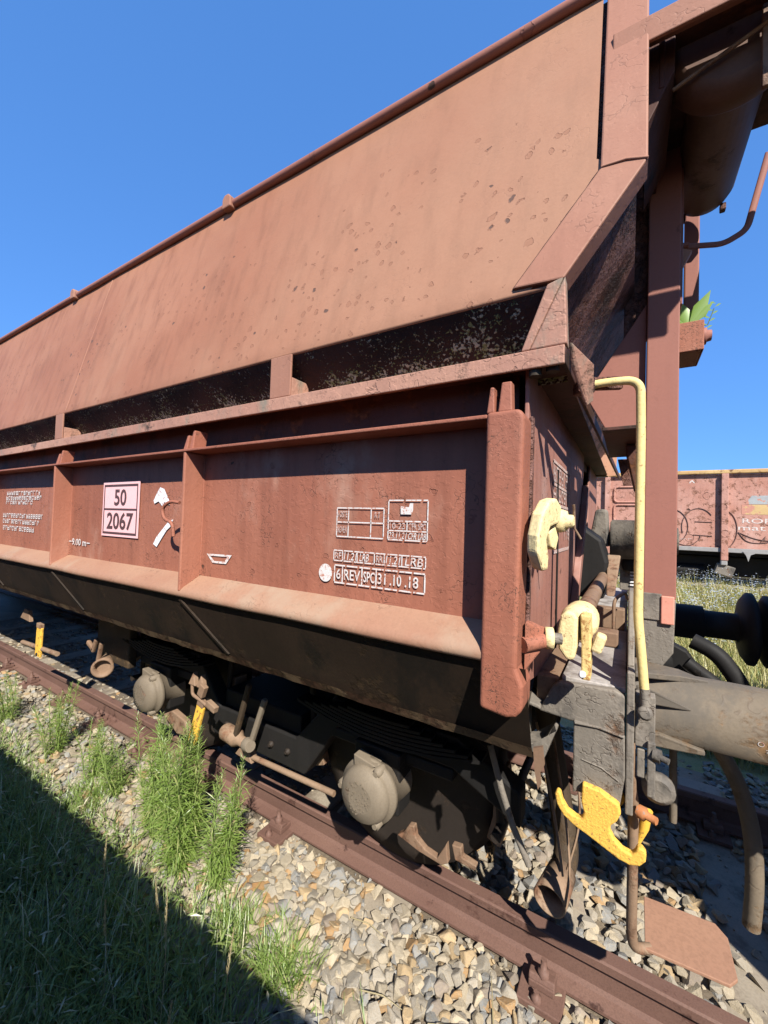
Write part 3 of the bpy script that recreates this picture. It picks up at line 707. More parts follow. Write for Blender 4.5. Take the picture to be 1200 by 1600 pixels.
mb = MB(); mb.add([(-1.011 + .033 * math.cos(a), LY, 1.516 + .035 * math.sin(a)) for a in [2 * math.pi * k / 24 for k in range(24)]], [tuple(range(24))]); mb.build('white_disc', M['white'], PANEL)
mb = MB()
bo = [(-1.758, 1.540), (-1.572, 1.544), (-1.611, 1.500), (-1.711, 1.498)]; bi = [(-1.730, 1.531), (-1.603, 1.534), (-1.622, 1.510), (-1.699, 1.508)]
mb.add([(x, LY, z) for x, z in bo + bi], [(i, (i + 1) % 4, 4 + (i + 1) % 4, 4 + i) for i in range(4)]); mb.build('load_mark', M['white'], PANEL)
lettering('stencil_lettering', '9.00 m', -3.225, -3.02, 1.50, 1.545, LY, M['white'], PANEL, bold=.02)
mb = MB(); strips(mb, LY, [(-3.27, -3.237, 1.519, 1.526), (-3.005, -2.97, 1.519, 1.526)]); mb.add([(-3.237, LY, 1.514), (-3.237, LY, 1.531), (-3.228, LY, 1.5225), (-3.005, LY, 1.514), (-3.005, LY, 1.531), (-3.014, LY, 1.5225)], [(0, 1, 2), (3, 4, 5)]); mb.build('length_mark', M['white'], PANEL)
mb = MB()
for z0, z1, a0, a1, s in ((1.846, 1.877, -4.49, -3.80, 5), (1.807, 1.838, -4.50, -3.77, 6), (1.770, 1.800, -4.50, -3.95, 7)): marks(mb, a0, a1, z0, z1, LY, 'Y', s, .017)
mb.build('worn_stencil', M['white'], PANEL)
mb = MB()
for z0, z1, a0, a1, s in ((1.660, 1.695, -4.555, -3.71, 8), (1.612, 1.647, -4.55, -3.79, 9), (1.555, 1.592, -4.54, -3.90, 10)): marks(mb, a0, a1, z0, z1, LY, 'Y', s, .017)
mb.build('worn_stencil', M['white'], PANEL)
# placard
PL = MB().box(-2.815, -2.392, LY - .003, LY, 1.582, 1.912).build('placard', M['placard'], PANEL)
mb = MB(); PLY = LY - .0045
strips(mb, PLY, [(-2.80, -2.407, 1.884, 1.897), (-2.80, -2.407, 1.741, 1.752), (-2.80, -2.407, 1.596, 1.609), (-2.80, -2.790, 1.610, 1.740), (-2.80, -2.790, 1.753, 1.883), (-2.417, -2.407, 1.610, 1.740), (-2.417, -2.407, 1.753, 1.883)]); mb.build('placard_frame', M['ink'], PL)
lettering('placard_number', '50', -2.672, -2.532, 1.768, 1.868, PLY, M['ink'], PL, bold=.022)
lettering('placard_number', '2067', -2.752, -2.447, 1.624, 1.728, PLY, M['ink'], PL, bold=.022)
for pts in ([(-2.25, 1.80), (-2.215, 1.845), (-2.19, 1.872), (-2.15, 1.862), (-2.128, 1.835), (-2.10, 1.80), (-2.095, 1.775), (-2.14, 1.79), (-2.165, 1.77), (-2.20, 1.795), (-2.24, 1.782)],
            [(-2.20, 1.545), (-2.235, 1.560), (-2.205, 1.60), (-2.15, 1.645), (-2.10, 1.685), (-2.055, 1.70), (-2.07, 1.665), (-2.11, 1.64), (-2.15, 1.60)]):
    mb = MB(); mb.add([(x, LY + .0005, z) for x, z in pts], [tuple(range(len(pts)))]); mb.build('torn_sticker', M['foil'], PANEL)

# ---- end of the wagon: locking hooks, shaft, headstock, pillar, rail
def claw(name, base, s, mat, parent, flip=1):
    """curved locking claw: thick plate profile bent down, in the plane of the end wall, hooked nose"""
    bx, by, bz = base
    pr = [(.062, .035), (.045, .075), (.0, .085), (-.05, .065), (-.085, .02), (-.10, -.05), (-.098, -.105), (-.07, -.135), (-.045, -.13), (-.045, -.085), (-.05, -.03), (-.028, .0), (-.002, .0), (.0, -.035), (.02, -.03), (.035, -.005), (.06, -.005)]
    mb = MB(); mb.prism([(bx - .0 + .55 * a * s, by + .85 * a * s * flip, bz + c * s) for a, c in pr], (.042 * s, -.03 * s, 0))
    return mb.build(name, mat, parent, .007 * s, 3)
HK = MB()
hp = [(-.026, .0), (-.018, .052), (-.042, .074), (-.075, .062), (-.103, .022), (-.118, -.035), (-.118, -.082), (-.096, -.130), (-.074, -.128), (-.072, -.09), (-.082, -.045), (-.068, -.012), (-.05, -.005)]
HK.prism([(-.196 + .34 * a, 1.318 + 1.62 * a, 1.735 + c) for a, c in hp], (.036, -.022, -.004))
hk = HK.build('locking_claw', M['yellow'], W, .010, 3)
MB().prism([(-.212, 1.262, 1.728), (-.205, 1.285, 1.690), (-.210, 1.268, 1.655), (-.218, 1.238, 1.665), (-.222, 1.225, 1.705)], (.030, -.006, 0)).build('claw_tooth', M['yellow'], hk, .004)
mb = MB().lathe((-.205, 1.302, 1.742), (.95, -.2, -.02), [(0, .034), (.03, .036), (.048, .030), (.050, .020), (.066, .019), (.070, .012)], 14); mb.build('pivot_nut', M['yellow'], hk)
MB().tube([(-.138, 1.29, 1.79), (-.136, 1.30, 1.72), (-.120, 1.31, 1.69)], .0035, 6).build('split_pin', M['ochre_rust'], hk)
MB().lathe((EX, 1.305, 1.742), (1, 0, 0), [(0, .028), (.075, .028)], 14).build('pivot_boss', M['yellow'], hk)

# lower pivot lug on the corner post and the yellow bush
mb = MB(); mb.prism([(-.244, 1.175, 1.455), (-.204, 1.24, 1.425), (-.204, 1.24, 1.375), (-.244, 1.175, 1.315)], (.0, .035, 0)); mb.tube([(-.250, 1.178, 1.388), (-.206, 1.235, 1.396)], .022, 12); mb.build('pivot_lug', M['post'], POST, .004)
mb = MB().lathe((-.203, 1.245, 1.402), (.9, .25, 0), [(0, .026), (.002, .031), (.022, .031), (.024, .026)], 18); BUSH = mb.build('pivot_bush', M['yellow'], W)
MB().tube([(-.215, 1.242, 1.402), (-.16, 1.262, 1.402)], .016, 10).build('pivot_pin', M['steel'], BUSH)
# clevis and the cross shaft
SHX, SHZ = -.128, 1.435
MB().tube([(SHX, 1.40, SHZ), (SHX - .0, 3.75, SHZ + .0)], .030, 16).build('cross_shaft', M['ochre_rust'], W)
cl = MB().lathe((SHX, 1.352, SHZ - .004), (0, 1, 0), [(0, .030), (.012, .050), (.05, .055), (.13, .052), (.185, .042), (.19, .034)], 22).build('shaft_sleeve', M['yellow'], W)
mb = MB(); mb.prism([(-.168, 1.288, 1.462), (-.155, 1.288, 1.478), (-.132, 1.288, 1.478), (-.122, 1.288, 1.460), (-.123, 1.288, 1.375), (-.130, 1.288, 1.338), (-.150, 1.288, 1.335), (-.172, 1.288, 1.365), (-.176, 1.288, 1.41)], (0, .075, 0)); mb.build('clevis_cheek', M['yellow'], cl, .014, 3)
mb = MB(); mb.prism([(-.116, 1.296, 1.472), (-.090, 1.296, 1.470), (-.086, 1.30, 1.38), (-.088, 1.302, 1.285), (-.112, 1.302, 1.285), (-.112, 1.30, 1.38)], (0, .06, 0)); mb.build('clevis_arm', M['yellow_arm'], cl, .004)
MB().obox((-.068, 1.315, 1.395), (.028, .04, .055), Matrix.Rotation(.3, 3, 'Y')).build('clevis_nut', M['yellow'], cl, .008)
MB().lathe((-.108, 1.288, 1.302), (0, 1, 0), [(0, .006), (.004, .010), (.012, .010)], 10).build('pin_end', M['foil'], cl)
# shaft levers and hub further in
mb = MB().lathe((-.11, 3.25, 1.655), (1, 0, 0), [(0, .12), (.01, .135), (.235, .135), (.237, .155), (.262, .155), (.264, .07), (.36, .07), (.362, .09), (.385, .09)], 24); mb.build('lever_hub', M['steel'], W)
mb = MB(); mb.prism([(-.24, 3.15, 1.62), (-.20, 3.15, 1.86), (-.125, 3.15, 1.86), (-.105, 3.15, 1.60)], (0, .09, 0)); mb.build('lever_arm', M['steel'], W, .02)
mb = MB(); mb.prism([(-.40, 2.75, 1.73), (-.30, 2.75, 1.78), (-.14, 2.75, 1.66), (-.10, 2.75, 1.52), (-.12, 2.75, 1.30), (-.38, 2.75, 1.30)], (0, .3, 0)); mb.build('shaft_guard', M['grease_shade'], W, .02)
mb = MB(); mb.prism([(-.115, 2.9, 1.56), (-.04, 2.9, 1.56), (-.06, 2.5, 1.36), (-.10, 2.5, 1.36)], (0, .06, 0)); mb.build('shaft_lever', M['ochre_rust'], W, .008)
MB().lathe((.02, 3.3, 1.53), (0, 0, 1), [(-.09, .05), (-.04, .07), (0, .06), (.03, .03)], 14).build('valve_body', M['grease_shade'], W)
for k in range(7): MB().box(.0 + .012, .10, 3.29, 3.30, 1.335 + k * .022, 1.345 + k * .022).build('vent_slat', M['foil'], W)
mb = MB(); mb.box(-.05, .14, 3.302, 3.33, 1.30, 1.50); mb.build('valve_plate', M['steel'], W, .006)
# headstock beam with bent top and end plate
HY = 1.415
prof = [(-.245, 1.118), (-.240, 1.128), (-.205, 1.205), (-.185, 1.226), (-.03, 1.236), (.0, 1.224), (.0, 1.10), (-.137, 1.110)]
mb = MB(); mb.prism([(x, HY, z) for x, z in prof], (0, .03, 0)); HEAD = mb.build('headstock_face', M['steel'], W, .010, 3)
mb = MB(); mb.prism([(-.18, HY + .03, 1.238), (.0, HY + .03, 1.238), (.0, 3.9, 1.238), (-.18, 3.9, 1.238)], (0, 0, -.016)); mb.build('headstock_top', M['dusty'], HEAD, .003)
mb = MB(); mb.box(.002, .022, HY - .006, 3.93, .885, 1.30); mb.prism([(.003, 1.47, 1.30), (.021, 1.47, 1.30), (.021, 1.56, 1.52), (.003, 1.56, 1.52)], (0, .10, 0)); mb.build('headstock_plate', M['steel'], HEAD, .004)
mb = MB(); mb.prism([(-.139, HY - .008, 1.120), (-.001, HY - .008, 1.112), (.001, HY - .008, .99), (-.012, HY - .008, .895), (-.125, HY - .008, .905), (-.138, HY - .008, .897)], (0, .012, 0)); mb.build('hook_bracket', M['steel'], HEAD, .004)
MB().tube([(-.135, HY - .012, 1.115), (-.07, HY - .010, 1.118), (-.004, HY - .010, 1.108)], .004, 8).build('weld_seam', M['steel'], HEAD)
MB().tube([(-.115, HY - .0085, 1.008), (-.06, HY - .009, 1.0), (-.015, HY - .0085, .975)], .0025, 6).build('weld_seam', M['steel'], HEAD)
# tow hook, double horned
def tow_hook():
    def arc(cx, cz, r, a0, a1, n): return [(cx + r * math.cos(math.radians(a0 + (a1 - a0) * i / n)), cz + r * math.sin(math.radians(a0 + (a1 - a0) * i / n))) for i in range(n + 1)]
    out = [(-.110, .945), (-.062, .940), (-.012, .918), (-.008, .893), (-.018, .868)]
    out += [(-.034, .850), (-.033, .832), (-.022, .812), (-.002, .796), (.020, .792), (.028, .801), (.034, .818), (.046, .820), (.056, .808), (.054, .786), (.040, .768), (.015, .760), (-.012, .764)]
    out += [(-.05, .780), (-.09, .797), (-.130, .812), (-.162, .832), (-.180, .858), (-.187, .888), (-.180, .900), (-.170, .896), (-.163, .872), (-.148, .850), (-.125, .840), (-.108, .842), (-.104, .862), (-.112, .890)]
    mb = MB(); mb.prism([(x, HY - .030, z) for x, z in out], (0, .026, 0)); return mb.build('tow_hook', M['yellow_hook'], W, .009, 3)
tow_hook()
# channel end beside the headstock
mb = MB(); mb.box(-.298, -.284, 1.40, 1.52, .990, 1.150); mb.prism([(-.284, 1.401, 1.149), (-.238, 1.401, 1.140), (-.236, 1.401, 1.128), (-.284, 1.401, 1.137)], (0, .12, 0)); mb.prism([(-.284, 1.401, 1.004), (-.284, 1.401, .991), (-.222, 1.401, .976), (-.186, 1.401, 1.075), (-.196, 1.43, 1.083), (-.232, 1.43, 1.01)], (0, .10, 0)); mb.build('channel_end', M['steel'], W, .004)
# centre sill and cross members
MB().box(XL, .0, 2.45, 2.89, .93, 1.215).build('centre_sill', M['grease_shade'], W)
MB().box(-.26, -.19, 1.46, 3.9, 1.13, 1.22).build('cross_member', M['ochre_rust'], W, .004)
MB().box(-.185, -.03, 1.9, 1.98, 1.240, 1.30).build('cross_bracket', M['ochre_rust'], W, .006)
MB().box(-.20, -.01, 2.25, 2.31, 1.240, 1.34).build('cross_bracket', M['ochre_rust'], W, .006)
MB().tube(bend([(-.05, 2.0, 1.25), (-.05, 2.0, 1.42), (-.01, 2.05, 1.45), (.0, 2.2, 1.40)], .03), .007, 6).build('control_wire', M['ochre_rust'], W)
# corner pillar on the headstock
mb = MB(); mb.box(.052, .158, 1.90, 1.975, 1.46, 3.6); P1 = mb.build('corner_pillar', M['pillar'], W, .004)
mb = MB(); mb.prism([(.052, 1.899, 1.459), (.158, 1.899, 1.459), (.152, 1.899, 1.255), (.115, 1.899, 1.195), (.052, 1.899, 1.185)], (0, .07, 0)); mb.build('pillar_foot', M['steel'], P1, .005)
mb = MB().box(.052, .112, 1.892, 1.8985, 1.375, 1.478); mb.build('pillar_plate', M['steel'], P1, .003)
mb = MB().box(.110, .152, 1.884, 1.8915, 1.365, 1.472); mb.build('coral_tag', M['coral'], P1, .004)
mb = MB().box(.158, .168, 1.93, 1.99, 2.62, 3.55); mb.build('pillar_flange', M['pillar'], P1, .002)
# web plate between the pillar and the hopper end
mb = MB(); mb.prism([(.05, 1.93, 2.65), (.05, 1.93, 2.145), (-.09, 1.93, 2.145), (-.17, 1.93, 2.30)], (0, .012, 0)); WEB = mb.build('web_plate', M['pillar'], W, .003)
mb = MB(); mb.box(-.10, .045, 1.88, 2.6, 2.128, 2.143); mb.prism([(-.02, 2.2, 2.12), (.045, 2.2, 2.12), (.045, 2.2, 1.92), (.02, 2.2, 1.92)], (0, .25, 0)); mb.build('web_flange', M['dark_red'], WEB, .003)
mb = MB(); mb.prism([(-.06, 2.62, 2.12), (.05, 2.62, 2.12), (.05, 2.62, 1.97), (-.03, 2.62, 1.97)], (0, .02, 0)); mb.build('lower_web', M['scaly'], WEB, .003)
mb = MB().box(-.03, .0515, 1.945, 1.955, 2.50, 3.5); mb.build('upper_web', M['scaly'], W, .002)
# handrail
HRAIL = MB().tube(bend([(-.118, 1.40, 2.172), (-.06, 1.405, 2.176), (.024, 1.415, 2.174), (.027, 1.415, 2.02), (.027, 1.415, 1.46), (.034, 1.412, 1.39), (.046, 1.41, 1.25)], .045, 8), .0125, 14).build('hand_rail', M['yellow_rod'], W)
mb = MB(); mb.tube([(.046, 1.41, 1.262), (.049, 1.41, 1.215)], .0135, 12); mb.lathe((.047, 1.375, 1.200), (0, 1, 0), [(0, .012), (.004, .019), (.014, .020), (.02, .012), (.05, .012)], 10); mb.build('rail_foot', M['steel'], HRAIL)
mb = MB(); mb.obox((-.128, 1.40, 2.170), (.05, .05, .05), Matrix.Rotation(.5, 3, 'Z')); mb.prism([(-.125, 1.42, 2.20), (-.03, 1.47, 2.205), (-.03, 1.47, 2.165), (-.125, 1.42, 2.16)], (.01, -.02, 0)); mb.build('rail_clamp', M['scaly'], HRAIL, .005)
mb = MB(); mb.prism([(-.150, 1.20, 2.236), (-.10, 1.30, 2.20), (-.105, 1.36, 2.11), (-.118, 1.33, 2.09), (-.15, 1.24, 2.185)], (.008, 0, 0)); mb.build('torn_flange', M['ledge'], W, .003)
# brackets on the headstock plate, step rod and step
mb = MB(); mb.box(.024, .074, 1.425, 1.470, 1.085, 1.235); mb.box(.030, .05, 1.418, 1.4245, 1.00, 1.082); mb.box(.055, .075, 1.41, 1.4245, .955, 1.11); mb.build('rod_bracket', M['steel'], W, .005)
mb = MB().tube([(.072, 1.415, 1.078), (.105, 1.40, 1.075)], .009, 8); mb.lathe((.07, 1.416, 1.078), (1, -.3, 0), [(0, .018), (.018, .018)], 6); mb.build('bracket_bolt', M['steel'], W)
MB().lathe((.085, 1.44, .965), (0, 1, 0), [(0, .03), (.008, .042), (.03, .042), (.034, .03)], 18).build('bracket_roller', M['steel'], W)
STEP = MB().tube(bend([(.012, 1.43, 1.09), (.014, 1.435, .98), (.024, 1.46, .90), (.024, 1.485, .50), (.03, 1.50, .440), (.075, 1.53, .438)], .03), [.013] * 40 if False else .0145, 12).build('step_hanger', M['ochre_rust'], W)
mb = MB(); mb.prism([(.063, 1.715, .45), (.258, 1.728, .45), (.284, 1.69, .45), (.284, 1.553, .45), (.262, 1.522, .45), (.060, 1.508, .45)], (0, 0, -.010)); mb.build('step_plate', M['step'], W, .002)
mb = MB().lathe((.035, 1.425, .90), (.75, -.4, 0), [(0, .018), (.02, .019), (.024, .011), (.05, .011)], 6); mb.build('hanger_bolt', M['bolt_rust'], W)
MB().tube([(.060, 1.47, .885), (.052, 1.47, .83), (.035, 1.47, .77)], [.014, .013, .005], 10).build('bolt_spike', M['yellow_lever'], W)
MB().prism([(-.006, 1.45, .93), (.004, 1.45, .90), (-.008, 1.45, .88), (-.014, 1.45, .905)], (0, .02, 0)).build('bolt_tip', M['yellow_hook'], W, .003)

# buffers
def buffer(by, mats, detail):
    b = MB().lathe((.024, by, 1.095), (1, 0, 0), [(0, .145), (.03, .145), (.032, .116), (.42, .116), (.422, .108), (.43, .09), (.60, .09), (.602, .11), (.62, .19), (.65, .235), (.675, .235), (.69, .20), (.70, .0)], 40).build('buffer', mats, W)
    if detail:
        mb = MB(); mb.prism([(.026, by - .145, 1.235), (.026, by + .02, 1.235), (.16, by + .02, 1.225), (.24, by - .03, 1.215), (.16, by - .05, 1.22)], (0, 0, -.020)); mb.prism([(.03, by - .150, 1.19), (.05, by - .150, 1.19), (.185, by - .112, 1.135), (.185, by - .112, 1.128), (.03, by - .150, 1.135)], (0, .012, 0)); mb.build('buffer_gusset', M['tube'], b, .004)
        mb = MB(); mb.prism([(.03, by - .13, .99), (.115, by - .11, .985), (.225, by - .09, .985), (.225, by - .09, 1.0), (.10, by - .12, 1.03), (.03, by - .13, 1.03)], (0, .05, .0)); mb.build('buffer_gusset', M['tube'], b, .004)
        # cast mark near the end of the housing
        v, fs = text_mesh('CA', .01); mn = v.min(0); mx = v.max(0)
        def wrap(x, h): a = math.radians(28) + h / .116; return (x, by - 0.1172 * math.cos(a - math.radians(45)), 1.095 + 0.1172 * math.sin(a - math.radians(45)))
        mb = MB(); mb.add([wrap(.372 + .03 * (p[0] - mn[0]) / (mx[0] - mn[0]), .010 + .011 * (p[1] - mn[1]) / (mx[1] - mn[1])) for p in v], fs)
        v, fs = text_mesh('75-', .01); mn = v.min(0); mx = v.max(0)
        mb.add([wrap(.368 + .034 * (p[0] - mn[0]) / (mx[0] - mn[0]), -.010 + .011 * (p[1] - mn[1]) / (mx[1] - mn[1])) for p in v], fs)
        ring = [(.356 + r * math.cos(a), .016 + r * math.sin(a)) for r in (.008, .006) for a in [2 * math.pi * k / 16 for k in range(16)]]
        mb.add([wrap(*p) for p in ring], [(k, (k + 1) % 16, 16 + (k + 1) % 16, 16 + k) for k in range(16)])
        mb.build('cast_mark', M['white'], b)
    else:
        mb = MB(); mb.box(.03, .20, by - .20, by - .06, .925, .940); mb.box(.16, .26, by - .16, by - .05, .905, .918); mb.build('buffer_gusset', M['tube'], b, .004)
    return b
buffer(1.795, M['tube'], True); buffer(3.547, M['grease_shade'], False)  # farther buffer near-black, its shade put into the colour
# draw hook and coupling
mb = MB(); mb.lathe((.0, TCY, 1.04), (0, 1, 0), [(-.06, .10), (-.05, .115), (.05, .115), (.06, .10)], 24)
mb.prism([(.0, TCY - .035, 1.16), (.14, TCY - .035, 1.16), (.27, TCY - .035, 1.10), (.34, TCY - .035, 1.0), (.30, TCY - .035, .93), (.22, TCY - .035, .98), (.10, TCY - .035, .92), (.0, TCY - .035, .92)], (0, .07, 0)); dh = mb.build('draw_hook', M['grease_shade'], W, .012)
MB().lathe((.13, TCY - .115, 1.03), (0, 1, 0), [(0, .035), (.02, .035), (.022, .075), (.05, .08)], 20).build('hook_pin', M['grease_shade'], dh)
MB().tube(bend([(.26, TCY - .10, 1.06), (.42, TCY - .12, .95), (.52, TCY - .10, .80), (.60, TCY, .74), (.52, TCY + .10, .82)], .1), [.03] * 100 if False else .032, 12).build('coupling_link', M['grease_shade'], dh)
MB().tube(bend([(.30, TCY + .05, 1.14), (.40, TCY + .02, 1.10), (.50, TCY, .95), (.48, TCY, .80)], .1), .042, 12).build('coupling_screw', M['grease_shade'], dh)
# air hoses below the headstock
MB().tube(bend([(.24, 2.25, .98), (.345, 2.25, .80), (.415, 2.25, .66), (.455, 2.25, .48), (.462, 2.25, .28), (.455, 2.27, .10)], .12), .030, 14).build('air_hose', M['tube'], W)
MB().tube([(.172, 2.1, .98), (.172, 2.1, .72), (.175, 2.1, .515)], .014, 10).build('drain_pipe', M['tube'], W)
# pipe end hanging over the near rail, with its straps
cupm = MB(); cx, cy, cz = -.245, 1.735, .29
R0 = Vector((.12, .75, .06)).normalized().to_track_quat('Z', 'Y').to_matrix()
vs = []; nseg = 22
for (t, r) in ((0, .062), (.0, .056), (.16, .045), (.16, .055)):
    for k in range(nseg):
        a = 2 * math.pi * k / nseg; vs.append(Vector((cx, cy, cz - .03)) + R0 @ Vector((r * math.cos(a), r * .95 * math.sin(a), t)))
cupm.add(vs, [(j * nseg + k, j * nseg + (k + 1) % nseg, ((j + 1) % 4) * nseg + (k + 1) % nseg, ((j + 1) % 4) * nseg + k) for j in range(4) for k in range(nseg)], True)
CUP = cupm.build('guard_pipe', M['ochre_rust'], W)
for pth in ([(-.185, 1.70, .30), (-.17, 1.72, .42), (-.20, 1.78, .60), (-.26, 1.85, .85)], [(-.20, 1.76, .36), (-.225, 1.80, .46), (-.27, 1.86, .62), (-.34, 1.92, .85)], [(-.19, 1.80, .36), (-.15, 1.85, .52), (-.17, 1.90, .75)]):
    MB().tube(bend(pth, .08), .014, 8, sx=.35).build('pipe_strap', M['ochre_rust'], CUP)
MB().tube(bend([(-.222, 1.875, .268), (-.21, 1.98, .30), (-.25, 2.02, .50), (-.32, 2.02, .9)], .1), .05, 14).build('guard_tube', M['grime'], CUP)
MB().tube([(-.31, 1.66, .42), (-.37, 1.63, .57), (-.41, 1.62, .69), (-.46, 1.62, .85)], .013, 8).build('brake_rod', M['steel'], W)

# ---- upper end platform, cylinder and grab bars
mb = MB(); mb.box(-.062, .62, 1.352, 1.364, 3.155, 3.232); mb.box(-.02, .62, 1.365, 1.44, 3.222, 3.231); PLAT = mb.build('platform_beam', M['strip'], W, .003)
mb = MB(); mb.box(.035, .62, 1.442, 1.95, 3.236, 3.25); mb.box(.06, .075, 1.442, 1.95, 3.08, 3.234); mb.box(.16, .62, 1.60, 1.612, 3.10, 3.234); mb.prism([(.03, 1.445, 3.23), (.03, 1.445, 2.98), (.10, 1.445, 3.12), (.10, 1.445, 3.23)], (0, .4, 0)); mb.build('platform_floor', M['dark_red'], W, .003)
CYX, CYZ = .258, 3.22
mb = MB().lathe((CYX, 1.50, CYZ), (0, 1, 0), [(0, .14), (.01, .165), (.10, .165), (.115, .155), (.12, .108), (.66, .105), (.70, .095), (.725, .06), (.73, .03)], 36); CYL = mb.build('air_cylinder', M['cylinder'], W)
mb = MB(); mb.tube(bend([(CYX - .16, 1.49, CYZ - .12), (CYX, 1.47, CYZ - .08), (CYX + .35, 1.46, CYZ + .05)], .05), .006, 6); mb.build('cylinder_pipe', M['ochre_rust'], CYL)
MB().box(CYX + .045, CYX + .06, 1.47, 1.485, 2.98, 3.22).build('cylinder_strap', M['ochre_rust'], CYL, .002)
for dx in (-.07, .07): MB().obox((CYX + dx, 2.20, CYZ - .088), (.02, .03, .03), Matrix.Identity(3)).build('cylinder_lug', M['scaly'], CYL, .004)
GB = MB().tube(bend([(.15, 2.08, 2.955), (.19, 2.10, 2.945), (.32, 2.12, 2.925), (.395, 2.13, 2.965), (.46, 2.13, 3.26)], .03), .0125, 10, sx=.45).build('grab_bar', M['pillar'], W)
MB().tube(bend([(.135, 2.08, 3.3), (.140, 2.08, 2.96), (.158, 2.08, 2.945), (.20, 2.09, 2.945)], .02), .010, 8).build('grab_bar', M['pillar'], W)
MB().obox((.168, 2.07, 2.87), (.05, .03, .09), Matrix.Rotation(.5, 3, 'Y')).build('bar_bracket', M['ledge'], GB, .004)
MB().box(.205, .262, 2.30, 2.33, 2.55, 3.45).build('ladder_post', M['pillar'], W, .006)
mb = MB()
x0, x1, y0, y1, z0, z1 = .162, .258, 2.10, 2.31, 2.488, 2.615
for b in ((x0, x1, y0, y0 + .006, z0, z1), (x0, x1, y1 - .006, y1, z0, z1), (x0, x0 + .006, y0 + .007, y1 - .007, z0, z1), (x1 - .006, x1, y0 + .007, y1 - .007, z0, z1), (x0 + .007, x1 - .007, y0 + .007, y1 - .007, z0, z0 + .006)): mb.box(*b)
BOXP = mb.build('bracket_pocket', M['post'], W, .004)
MB().lathe((x1, y0 + .05, 2.56), (1, 0, 0), [(0, .035), (.012, .035), (.014, .025), (.03, .022)], 16).build('pocket_bolt', M['pillar'], BOXP)
MB().box(x0 + .01, x1 - .01, y0 + .01, y1 - .01, 2.50, 2.60).build('pocket_soil', M['soil'], BOXP)

# ------------------------------------------------------------------ bogie
BG = bpy.data.objects.new('bogie', None); COL.objects.link(BG); BG.location = (-1.87, TCY, .5); BG.parent = W; BG.matrix_parent_inverse = Matrix.Translation(W.location).inverted()
AX = (-.995, -2.80); AZ = .497
for ax in AX:
    for y, s in ((NRY, 1), (FRY, -1)):
        MB().lathe((ax, y - s * .045, AZ), (0, s, 0), [(0, .34), (.0, .43), (.004, .493), (.09, .505), (.10, .53), (.125, .53), (.132, .44), (.11, .40), (.08, .20), (.12, .12), (.16, .11)], 56).build('wheel', M['wheel'], BG)
    MB().lathe((ax, 1.6, AZ), (0, 1, 0), [(0, .065), (2.14, .065)], 16).build('axle', M['grease_shade'], BG)
    # axle box with round cover
    for y, s in ((1.545, 1), (2 * TCY - 1.545, -1)):
        mb = MB(); mb.lathe((ax, y - s * .0, AZ), (0, s, 0), [(-.045, .06), (-.035, .105), (-.012, .122), (.0, .125), (.018, .125), (.02, .142), (.045, .145), (.05, .130), (.20, .135)], 36)
        ab = mb.build('axle_box', M['cast'], BG)
        MB().obox((ax, y + s * .145, AZ + .03), (.25, .12, .28), Matrix.Identity(3)).build('box_housing', M['grease_shade'], ab, .01)
        if s > 0:
            for an in (62, 300, 180):
                a = math.radians(an); MB().lathe((ax + .128 * math.cos(a), y + .012, AZ + .128 * math.sin(a)), (0, -1, 0), [(-.03, .022), (.02, .022), (.022, .013), (.03, .013)], 6).build('cover_bolt', M['cast'], ab)
            mb = MB()
            rr = random.Random(5)
            for k in range(70):
                a = rr.random() * 6.28; r = rr.random() ** .5 * .06; MBs = .003 + rr.random() * .003
                mb.obox((ax - .01 + r * math.cos(a), y - .046, AZ + r * 1.2 * math.sin(a)), (MBs, .004, MBs), Matrix.Identity(3))
            c = mb.build('cast_marks', M['cast'], ab); c['kind'] = 'stuff'
            mb = MB(); mb.prism([(ax - .07, y + .0, AZ + .155), (ax - .065, y, AZ + .095), (ax + .03, y, AZ + .12), (ax + .05, y, AZ + .135)], (0, .06, 0)); mb.build('cover_lug', M['cast'], ab, .004)
for y0_, y1_ in ((1.68, 1.78), (3.56, 3.66)):
    mb = MB()
    mb.prism([(-.35, y0_, .66), (-.62, y0_, .80), (-1.3, y0_, .80), (-1.55, y0_, .52), (-2.2, y0_, .52), (-2.45, y0_, .80), (-3.1, y0_, .80), (-3.4, y0_, .66), (-3.4, y0_, .52), (-3.12, y0_, .66), (-2.48, y0_, .66), (-2.25, y0_, .34), (-1.48, y0_, .34), (-1.26, y0_, .66), (-.64, y0_, .66), (-.35, y0_, .52)], (0, y1_ - y0_, 0))
    mb.build('side_frame', M['grease_shade'], BG, .01)
    for ax in AX:
        MB().box(ax - .36, ax + .36, y0_ + .002, y1_ + .03, .60, .655).build('spring_beam', M['grease_shade'], BG, .01)
for ax in AX:
    for k in range(7):
        h = .50 - .055 * k; zz = .70 + .018 * k + .0
        mb = MB(); mb.prism([(ax + h * t, 1.62, zz + .07 * (t * t) * (h / .5) ** 2) for t in (-1, -.6, -.2, .2, .6, 1)] + [(ax + h * t, 1.62, zz - .013 + .07 * (t * t) * (h / .5) ** 2) for t in (1, .6, .2, -.2, -.6, -1)], (0, .09, 0)); mb.build('spring_leaf', M['grease_shade'], BG)
